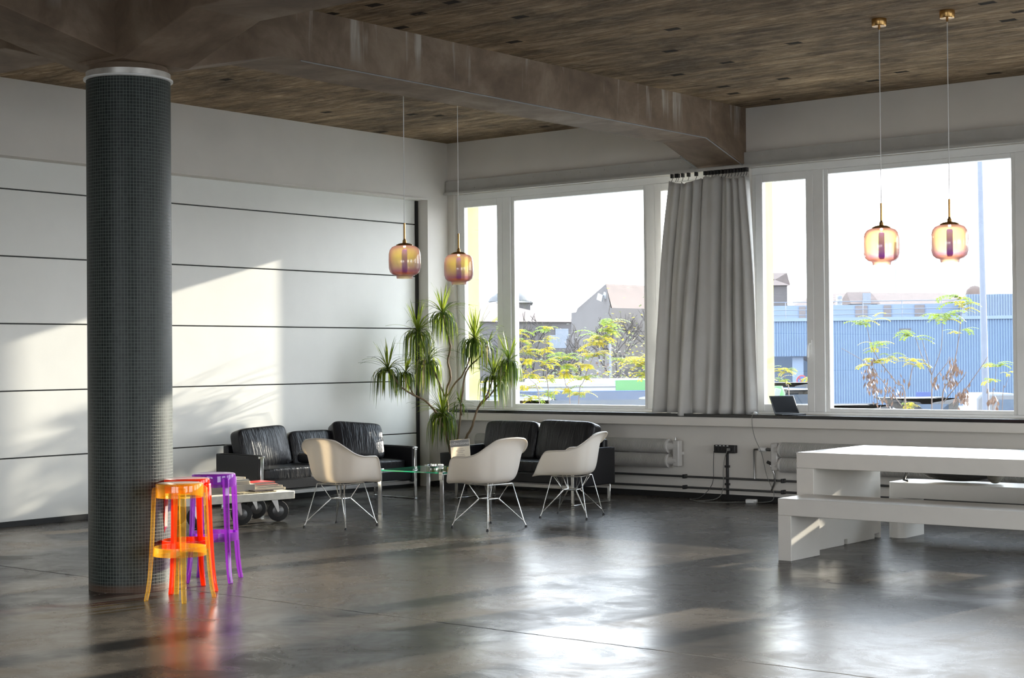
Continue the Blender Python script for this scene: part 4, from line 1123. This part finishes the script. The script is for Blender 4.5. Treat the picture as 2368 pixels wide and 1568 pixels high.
tvt = gp(2073, 240); mb = MB().tube([(tvt.x,tvt.y,GZ),(tvt.x,tvt.y,hz(2073,560,240))], [.5,.2], 10)
tag(mb.build('radio_mast', simple('hazy_mast', (.20,.225,.24), .8)), 'faint thin mast far behind the warehouse', 'mast')

# poles, signs
pl_ = gp(2281, 30)
pole = thing('street_pole', pl_+Vector((0,0,GZ)), label='tall grey street pole standing before the blue warehouse', cat='pole')
tp_ = gp(2268, 30); 
MB().tube([(pl_.x,pl_.y,GZ),(pl_.x+(tp_.x-pl_.x)*.6,pl_.y+(tp_.y-pl_.y)*.6,3.6),(pl_.x+(tp_.x-pl_.x),pl_.y+(tp_.y-pl_.y),7.5)], [.07,.055,.045], 12).build('pole_shaft', m_rail, pole, world=True)
MB().tube([(tp_.x,tp_.y,7.45),(tp_.x-.9,tp_.y-.3,7.7)], .03, 8).build('lamp_arm', m_rail, pole, world=True)
MB().box((tp_.x-1.1,tp_.y-.36,7.7), (.5,.2,.1), (0,0,.3)).build('lamp_head', m_rail, pole, world=True, bevel=.02)
for i, (px, py, D, lab) in enumerate(((1411,795,55,'slim pale lamp post among the bare trees'),(1381,855,60,'short grey post beside the slim pale lamp post'))):
    p = gp(px, D); tag(MB().tube([(p.x,p.y,GZ),(p.x,p.y,hz(px,py,D))], .035, 8).build('lamp_post', m_rail), lab, 'post')
sp_ = gp(1853, 48); rs = thing('traffic_sign', sp_+Vector((0,0,GZ)), label='round blue no stopping sign with red border by the parked cars', cat='sign')
MB().tube([(sp_.x,sp_.y,GZ),(sp_.x,sp_.y,hz(1853,868,48))], .02, 8).build('sign_post', m_rail, rs, world=True)
zs = hz(1853,880,48)
for r_, t_, mt, nm in ((.165,.02,simple('sign_red', (.20,.03,.035), .5),'sign_disc'),(.125,.03,simple('sign_blue', (.04,.06,.19), .5),'sign_face')):
    mb = MB().lathe([(0,-t_/2),(r_,-t_/2),(r_,t_/2),(0,t_/2)], 28); mm = Matrix.Rotation(R(38.7),3,'Z') @ Matrix.Rotation(R(90),3,'X')
    mb.v = [tuple(mm @ Vector(v)+Vector((sp_.x,sp_.y,zs))-dep*.04) for v in mb.v]; mb.build(nm, mt, rs, world=True)
mb = MB(); 
for a in (R(45), R(-45)):
    q = MB().box((0,0,0), (.27,.012,.03), (0,a,0)); mm = Matrix.Rotation(R(38.7),3,'Z')
    mb.add([tuple(mm @ Vector(v)+Vector((sp_.x,sp_.y,zs))-dep*.062) for v in q.v], q.f)
mb.build('sign_cross', simple('sign_red_bar', (.20,.03,.035), .5), rs, world=True, smooth=0)
p = at_d(2135, 914, 60); bs = thing('blue_board', (p[0],p[1],GZ), label='dark blue board fixed low in front of the warehouse wall', cat='board')
MB().box(p, (.55,.05,.24), (0,0,R(38.7))).build('board_panel', simple('deep_blue_panel', (.022,.042,.14), .5), bs, world=True, smooth=0)
for s_ in (-.2,.2): MB().tube([(p[0]+lat.x*s_,p[1]+lat.y*s_,GZ),(p[0]+lat.x*s_,p[1]+lat.y*s_,p[2])], .02, 6).build('board_post', m_rail, bs, world=True)
p = gp(1796, 26); gb = thing('recycling_bin', p+Vector((0,0,GZ)), label='green and yellow recycling bin behind the laptop outside', cat='bin')
zb = hz(1796,893,26)
MB().tube([(p.x,p.y,GZ),(p.x,p.y,zb-.12),(p.x,p.y,zb)], [.14,.13,.09], 20).build('bin_body', simple('bright_green', (.04,.22,.04), .5), gb, world=True)
q = p-dep*.12-lat*.035
MB().box((q.x,q.y,zb-.17), (.10,.03,.28), (0,.25,R(38.7))).build('bin_flap', simple('grey_flap', (.16,.18,.17), .5), gb, world=True, bevel=.01)
MB().box((q.x-.10,q.y-.08,zb-.25), (.10,.05,.30), (0,.2,R(38.7))).build('bin_side', simple('bin_yellow', (.30,.24,.01), .5), gb, world=True, bevel=.01)

# vehicles
def car(px, D, zroof, L, Wd, rz, paint, label, van=False, name='car'):
    p = gp(px, D); c = thing(name, p+Vector((0,0,GZ)), rz, label, name)
    h = zroof-GZ
    if van: body = [(-L/2,.35),(L/2,.35),(L/2,.95),(L/2-.35,1.15),(L/2-1.0,h-.05),(L/2-1.2,h),(-L/2+.1,h),(-L/2,h-.12)]
    else: body = [(-L/2,.30),(L/2,.30),(L/2,.72),(L/2-.1,.82),(L/2-1.15,.95),(L/2-1.85,h-.04),(L/2-2.2,h),(-L/2+1.0,h),(-L/2+.7,h-.05),(-L/2+.12,.98),(-L/2,.9)]
    MB().prism(body, -Wd/2, Wd/2, 'y').build('car_body', paint, c, bevel=.05, seg=3, smooth=40)
    if van: win = [(L/2-.50,1.15),(L/2-1.02,h-.14),(L/2-1.5,h-.14),(L/2-1.5,1.15)]
    else: win = [(L/2-1.28,.97),(L/2-1.92,h-.10),(-L/2+1.02,h-.10),(-L/2+.36,1.0)]
    MB().prism(win, -Wd/2-.004, Wd/2+.004, 'y').build('side_windows', m_carglass, c, smooth=0)
    zz = (.98, h-.1); 
    if van: mb = MB().box((L/2-.66,0,(1.15+h)/2-.02), (.03,Wd-.2,h-1.3), (0,-math.atan2(.65,h-1.2),0))
    else: mb = MB().box((L/2-1.52,0,(.97+h)/2), (.03,Wd-.25,math.hypot(.7,h-1.02)*.92), (0,-math.atan2(.70,h-1.0),0)).box((-L/2+.42,0,(1.0+h)/2), (.03,Wd-.25,math.hypot(.55,h-1.05)*.9), (0,math.atan2(.58,h-1.05),0))
    mb.build('windscreen', m_carglass, c, smooth=0)
    for x in (-L*.30, L*.31):
        for y in (-Wd/2+.09, Wd/2-.09):
            m_ = MB().lathe([(0,-.1),(.24,-.1),(.31,-.07),(.31,.07),(.24,.1),(0,.1)], 20)
            m_.v = [(v[0]+x, v[2]+y, v[1]+.31) for v in m_.v]; m_.build('wheel', m_tyre, c)
    mb = MB()
    for y in (-Wd/2+.15, Wd/2-.15): mb.bx(-L/2-.012, -L/2+.02, y-.09, y+.09, .72, .86)
    mb.build('tail_light', simple('tail_red', (.40,.03,.03), .4), c, smooth=0)
    return c
def truck(px, D, zroof, L, Wd, rz, label, corner=None):
    p = gp(px, D); c = thing('truck', p+Vector((0,0,GZ)), rz, label, 'truck'); h = zroof-GZ
    MB().bx(-L/2, L/2, -Wd/2, Wd/2, .55, h-.10).prism([(-Wd/2,h-.10),(Wd/2,h-.10),(Wd/2-.25,h),(-Wd/2+.25,h)], -L/2, L/2, 'x').build('box_body', m_carw, c, bevel=.02)
    mb = MB()
    for k in range(1, 9): mb.bx(-L/2-.004, L/2+.004, -Wd/2-.006, Wd/2+.006, h-.04-.13*k, h-.015-.13*k)
    mb.build('side_rib', m_cars, c, smooth=0)
    MB().bx(L/2+.05, L/2+1.5, -Wd/2+.1, Wd/2-.1, .5, h-.45).build('cab', m_carw, c, bevel=.08)
    MB().bx(L/2+1.42, L/2+1.52, -Wd/2+.2, Wd/2-.2, 1.1, h-.65).build('cab_window', m_carglass, c, bevel=.02)
    for x in (-L*.35, -L*.2, L*.4):
        for y in (-Wd/2+.12, Wd/2-.12):
            m_ = MB().lathe([(0,-.12),(.30,-.12),(.38,-.08),(.38,.08),(.30,.12),(0,.12)], 20)
            m_.v = [(v[0]+x, v[2]+y, v[1]+.38) for v in m_.v]; m_.build('wheel', m_tyre, c)
    if corner: MB().bx(L/2-1.1, L/2+.01, -Wd/2-.008, -Wd/2+.3, h-.35, h-.02).build('green_corner', simple('leaf_green_paint', (.06,.17,.06), .5), c, smooth=0)
    return c
truck(1375, 34, hz(1400,876,34), 2.9, 1.5, R(42), 'white box truck with a green roof corner behind the saplings', True)
truck(1230, 37, hz(1240,884,37), 2.4, 1.5, R(42), 'white ribbed box truck behind the yellow sapling leaves')
car(1462, 24, hz(1462,907,24), 1.3, .8, R(40), m_carb, 'dark blue car with pale roof near the curtain window edge')
car(1330, 28, hz(1330,926,28), 1.9, 1.0, R(38), m_carw, 'white car half hidden behind the thin saplings')
car(1845, 45.5, hz(1845,886,45.5), 1.6, .9, R(30), m_carw, 'white car parked at the gateway behind the laptop')
car(1820, 34, hz(1820,901,34), 1.4, .9, R(-20), m_carw, 'white hatchback nose seen just above the laptop')
car(1874, 53, hz(1874,886,53), 1.4, .8, R(20), m_cars, 'silver car at the right edge of the gateway')
car(2190, 33, hz(2190,921,33), 2.3, 1.1, R(38.7), m_carw, 'white car roof showing below the bare shrubs')
car(2340, 37.5, hz(2340,908,37.5), 2.0, 1.2, R(38.7), m_cars, 'silver van roof right of the tall street pole', True)
car(2030, 27, hz(2010,937,27), 2.2, 1.0, R(38.7), m_cars, 'grey car roof under the brown dry leaves')

# bare trees
m_twig = simple('grey_twigs', (.022,.018,.018), .9)
def bare_tree(px, D, ztop, spread, seed, label):
    r_ = random.Random(seed); p = gp(px, D); t = thing('bare_tree', p+Vector((0,0,GZ)), label=label, cat='tree', group='bare trees across the street')
    Ht = ztop-GZ; tr, br = MB(), MB()
    def grow(pos, dirv, L, rad, lev):
        n = 4; pts = [pos]; q = pos.copy(); dv = dirv.copy()
        for i in range(n):
            dv = (dv+Vector((r_.uniform(-.22,.22), r_.uniform(-.22,.22), r_.uniform(-.05,.16)))).normalized(); q = q+dv*L/n; pts.append(q.copy())
        (tr if lev == 0 else br).tube(pts, [rad*(1-.45*i/n) for i in range(n+1)], 5 if lev < 2 else 3, caps=False)
        if lev >= 5: return
        for k in range(3 if lev < 4 else 2):
            a = r_.uniform(0, 2*PI); s_ = r_.uniform(.45,.95)*spread
            nd = (dv+Vector((math.cos(a)*s_, math.sin(a)*s_, r_.uniform(.0,.35)))).normalized()
            st = pts[r_.choice((2,3,4))]
            grow(st, nd, L*r_.uniform(.60,.80), max(.017, rad*.55), lev+1)
    grow(Vector((p.x,p.y,GZ)), Vector((0,0,1)), Ht*.34, .09, 0)
    tr.build('trunk', m_twig, t, world=True, smooth=180, fixn=False); br.build('branches', m_twig, t, world=True, smooth=180, fixn=False)
for i, (px, D, py, sp, lab) in enumerate(((1165,62,690,.9,'bare tree seen through the narrow corner casement'),(1255,60,684,1.0,'wide bare tree left of the gabled house'),
      (1330,64,712,1.0,'lower bare tree before the grey gable'),(1425,58,672,.8,'bare tree in front of the pink mansard roof'),(1490,62,672,.8,'bare tree beside the curtain edge of the window'),
      (1850,120,682,.9,'small bare tree beside the far tower house'),(2030,110,682,.9,'small bare tree above the warehouse railing'))):
    bare_tree(px, D, hz(px, py, D), sp, 30+i, lab)

# saplings with pinnate leaves just outside
m_ly = leafmat('yellow_leaflet', (.27,.222,.007), (.37,.31,.012), .5)
m_lg = leafmat('lime_leaflet', (.095,.15,.015), (.18,.24,.025), .5)
m_lb = leafmat('dry_leaflet', (.085,.05,.04), (.13,.085,.065), .2)
m_stem = simple('sapling_stem', (.11,.085,.08), .8)
def pinnate(mb, p, az, L, m, r_, droop=.9):
    n = 9; q = Vector(p); el = r_.uniform(.3,.8)
    for i in range(n):
        t = i/(n-1); e = el-droop*1.3*t
        dv = Vector((math.cos(e)*math.cos(az), math.cos(e)*math.sin(az), math.sin(e))); side = Vector((-math.sin(az), math.cos(az), 0))
        q2 = q+dv*L/n
        if i > 0:
            for s_ in (-1, 1):
                ll = L*.27*(1-.45*t); wv = dv*L*.052; tip = q+side*s_*ll+dv*ll*.25-Vector((0,0,ll*.25))
                mid = (q+tip)/2+Vector((0,0,ll*.06))
                mb.add([q, mid+wv, tip, mid-wv], [(0,1,2,3)], m)
        q = q2
def sapling(pts, Y, nodes, label, seed, rad=.008, dry=0, side=()):
    px_left = pts[0][0] < 1550
    r_ = random.Random(seed); P_ = [Vector(at_y(x, y, Y+i*.05)) for i, (x, y) in enumerate(pts)]
    b0 = P_[0].copy(); b0.z = GZ; b0.x += r_.uniform(-.1,.1)
    s = thing('sapling', b0, label=label, cat='sapling', group='saplings outside the windows')
    Q = [Vector(v) for v in cat([tuple(b0)]+[tuple(v) for v in P_], 5)]; n = len(Q)
    MB().tube(Q, [rad*(1-.7*i/(n-1)) for i in range(n)], 6).build('stem', m_stem, s, world=True, smooth=180)
    for sd_ in side:
        T = [Vector(at_y(x, y, Y+.05)) for x, y in sd_]
        MB().tube(T, [rad*.6, rad*.5, rad*.4, rad*.3][:len(T)] if len(T) <= 4 else rad*.4, 5).build('side_shoot', m_stem, s, world=True, smooth=180)
    mb = MB()
    for (x, y, k, L, m) in nodes:
        c = Vector(at_y(x, y, Y+.1))
        for i in range(k+(4 if px_left else 2)): pinnate(mb, c+Vector((r_.uniform(-.02,.02), r_.uniform(-.02,.02), r_.uniform(-.03,.03))), r_.uniform(0, 2*PI), L*1.35*r_.uniform(.75,1.15), m if r_.random() < .75 else (0 if m == 1 else 1), r_)
    if mb.f: mb.build('foliage', [m_ly, m_lg, m_lb], s, world=True, smooth=0, fixn=False)
    if dry:
        mb = MB()
        for (x, y, k, sp) in dry:
            for i in range(k):
                c = Vector(at_y(x+r_.gauss(0,sp), y+r_.gauss(0,sp*1.3), Y+r_.uniform(-.1,.2))); a = r_.uniform(0,6.28); l_ = r_.uniform(.04,.09)
                dv = Vector((math.cos(a)*.4, math.sin(a)*.4, -1)).normalized(); sd2 = Vector((-math.sin(a), math.cos(a), 0))*l_*.2
                mb.add([c, c+dv*l_*.5+sd2, c+dv*l_, c+dv*l_*.5-sd2], [(0,1,2,3)], 0)
        mb.build('dry_leaves', m_lb, s, world=True, smooth=0, fixn=False)
sapling([(1248,935),(1222,870),(1206,800),(1202,768)], 2.2, [(1202,770,4,.16,0),(1206,792,5,.18,0),(1212,815,5,.2,0),(1216,840,6,.2,0),(1222,870,6,.2,0),(1215,900,6,.18,0),(1232,925,6,.18,0)], 'yellow leaved sapling right of the corner casement mullion', 1)
sapling([(1270,935),(1264,870),(1260,800),(1262,762)], 2.6, [(1262,762,5,.16,1),(1260,790,4,.15,0),(1262,812,5,.16,0),(1266,840,5,.18,0),(1270,880,5,.18,0),(1275,915,6,.18,0)], 'slender sapling with lime tip and yellow sides', 2)
sapling([(1318,935),(1308,890),(1302,850),(1300,832)], 2.0, [(1300,832,6,.22,1),(1304,850,6,.2,1),(1306,872,6,.2,0),(1315,905,5,.18,0)], 'short lime green sapling between two yellow ones', 3)
sapling([(1338,935),(1350,880),(1378,810),(1400,752)], 2.4, [(1402,750,4,.26,1),(1396,765,4,.24,1),(1388,782,5,.24,1),(1380,800,6,.24,0),(1368,825,6,.22,0),(1354,850,6,.2,0),(1348,880,5,.2,0),(1340,912,5,.18,0)], 'leaning sapling with feathery lime fronds at its tip', 4)
sapling([(1512,935),(1505,880),(1492,845),(1485,835)], 2.1, [(1484,838,6,.26,0),(1492,850,5,.24,0),(1496,872,5,.2,0),(1452,838,3,.22,1)], 'yellow fronded sapling at the curtain side of the window', 5)
sapling([(1112,925),(1110,900),(1106,880)], 2.6, [(1108,885,4,.16,0),(1112,905,5,.16,0),(1150,760,2,.14,1),(1152,742,3,.14,1)], 'yellow sapling behind the corner casement pane', 6)
sapling([(1825,930),(1818,890),(1812,862),(1812,850)], 2.6, [(1812,852,3,.16,0),(1814,862,4,.16,0),(1806,880,4,.16,0),(1822,858,3,.14,0)], 'orange yellow sapling above the recycling bin', 7)
sapling([(1900,930),(1893,890),(1884,870)], 2.2, [(1884,872,5,.18,1)], 'lime sapling half behind the casement frame', 8)
sapling([(2095,940),(2072,885),(2034,835),(2014,795),(2002,745)], 1.8, [(1998,748,4,.18,1),(2020,735,2,.18,1),(2022,800,4,.2,1),(2024,812,3,.15,0),(2020,842,6,.2,0),(2056,826,3,.14,1)], 'tangled brown sapling with drooping dry leaves', 9, .009, [(2012,860,60,10),(2060,905,60,16),(2018,895,40,8)], [[(2086,940),(2040,880),(1990,830),(1945,805)],[(2030,935),(2022,870),(2018,840)],[(2100,900),(2110,850),(2117,840)]])
sapling([(2155,945),(2156,900),(2155,868),(2176,806),(2180,738)], 1.9, [(2178,734,4,.26,1),(2182,742,2,.16,0),(2113,780,6,.2,1),(2105,842,3,.16,0),(2118,845,3,.15,0)], 'forked thin sapling with a lime tuft on each twig', 10, .008, [(2160,880,14,5)], [[(2155,868),(2130,820),(2117,780)],[(2155,868),(2142,820),(2132,785)],[(2158,880),(2190,840),(2196,825)]])
sapling([(2178,945),(2196,880),(2210,825),(2220,760),(2224,700)], 2.3, [(2222,690,4,.26,1),(2220,706,4,.2,1),(2226,718,2,.14,0),(2224,770,3,.2,1)], 'tallest bare stemmed sapling with a green top left of the pole', 11, .010, [(2205,850,50,8),(2195,880,40,8)], [[(2182,930),(2230,870),(2234,860)],[(2205,940),(2240,890),(2275,840),(2284,825)]])
sapling([(2296,940),(2300,900),(2304,850)], 2.2, [(2302,845,6,.17,1)], 'single sapling with a round lime tuft right of the pole', 12, .006)
sapling([(2285,940),(2282,910),(2281,885)], 1.7, [(2281,884,3,.14,0)], 'short yellow tipped sapling at the foot of the pole', 13, .006, [(2225,912,60,7),(2298,925,30,6)])
sapling([(2318,935),(2325,895),(2335,868)], 2.4, [(2334,868,2,.10,0)], 'thin pale sapling at the far right of the pane', 14, .005)
sapling([(2095,948),(2092,945),(2096,938)], 1.2, [(2094,940,5,.14,0)], 'low yellow sprig at the bottom edge of the pane', 15, .006)
# shrubs in the background behind the trucks
def bush(px, D, py, sc, ms, label, seed):
    r_ = random.Random(seed); p = gp(px, D); zt_ = hz(px, py, D); b = thing('shrub', p+Vector((0,0,GZ)), label=label, cat='shrub'); mb = MB()
    for i in range(900):
        u = Vector((r_.gauss(0,.42), r_.gauss(0,.42), r_.gauss(0,.36))); c = Vector((p.x, p.y, (zt_+GZ)/2))+Vector((u.x*sc, u.y*sc, u.z*(zt_-GZ)))
        if c.z < GZ: continue
        a = r_.uniform(0,6.28); s_ = r_.uniform(.06,.13); dv = Vector((math.cos(a), math.sin(a), r_.uniform(-.8,.5)))*s_; sd2 = Vector((-math.sin(a), math.cos(a), r_.uniform(-.3,.3)))*s_*.4
        mb.add([c, c+dv*.5+sd2, c+dv, c+dv*.5-sd2], [(0,1,2,3)], r_.randrange(len(ms)))
    mb.build('foliage', ms, b, world=True, smooth=0, fixn=False)
    MB().tube([(p.x,p.y,GZ),(p.x+.05,p.y,(zt_+GZ)/2)], [.05,.02], 6).build('stem', m_stem, b, world=True)
m_lgd = leafmat('dull_green_leaf', (.06,.08,.025), (.11,.125,.045), .4)
bush(1470, 46, 785, 1.5, [m_lgd, m_ly], 'loose green and yellow shrub behind the trucks near the curtain', 3)
bush(1425, 53.5, 845, 1.2, [m_lgd, m_lb], 'dull green shrub below the slim lamp post', 4)
bush(1325, 48, 850, 1.5, [m_lb, m_lgd], 'brownish autumn shrub left of the slim lamp post', 5)
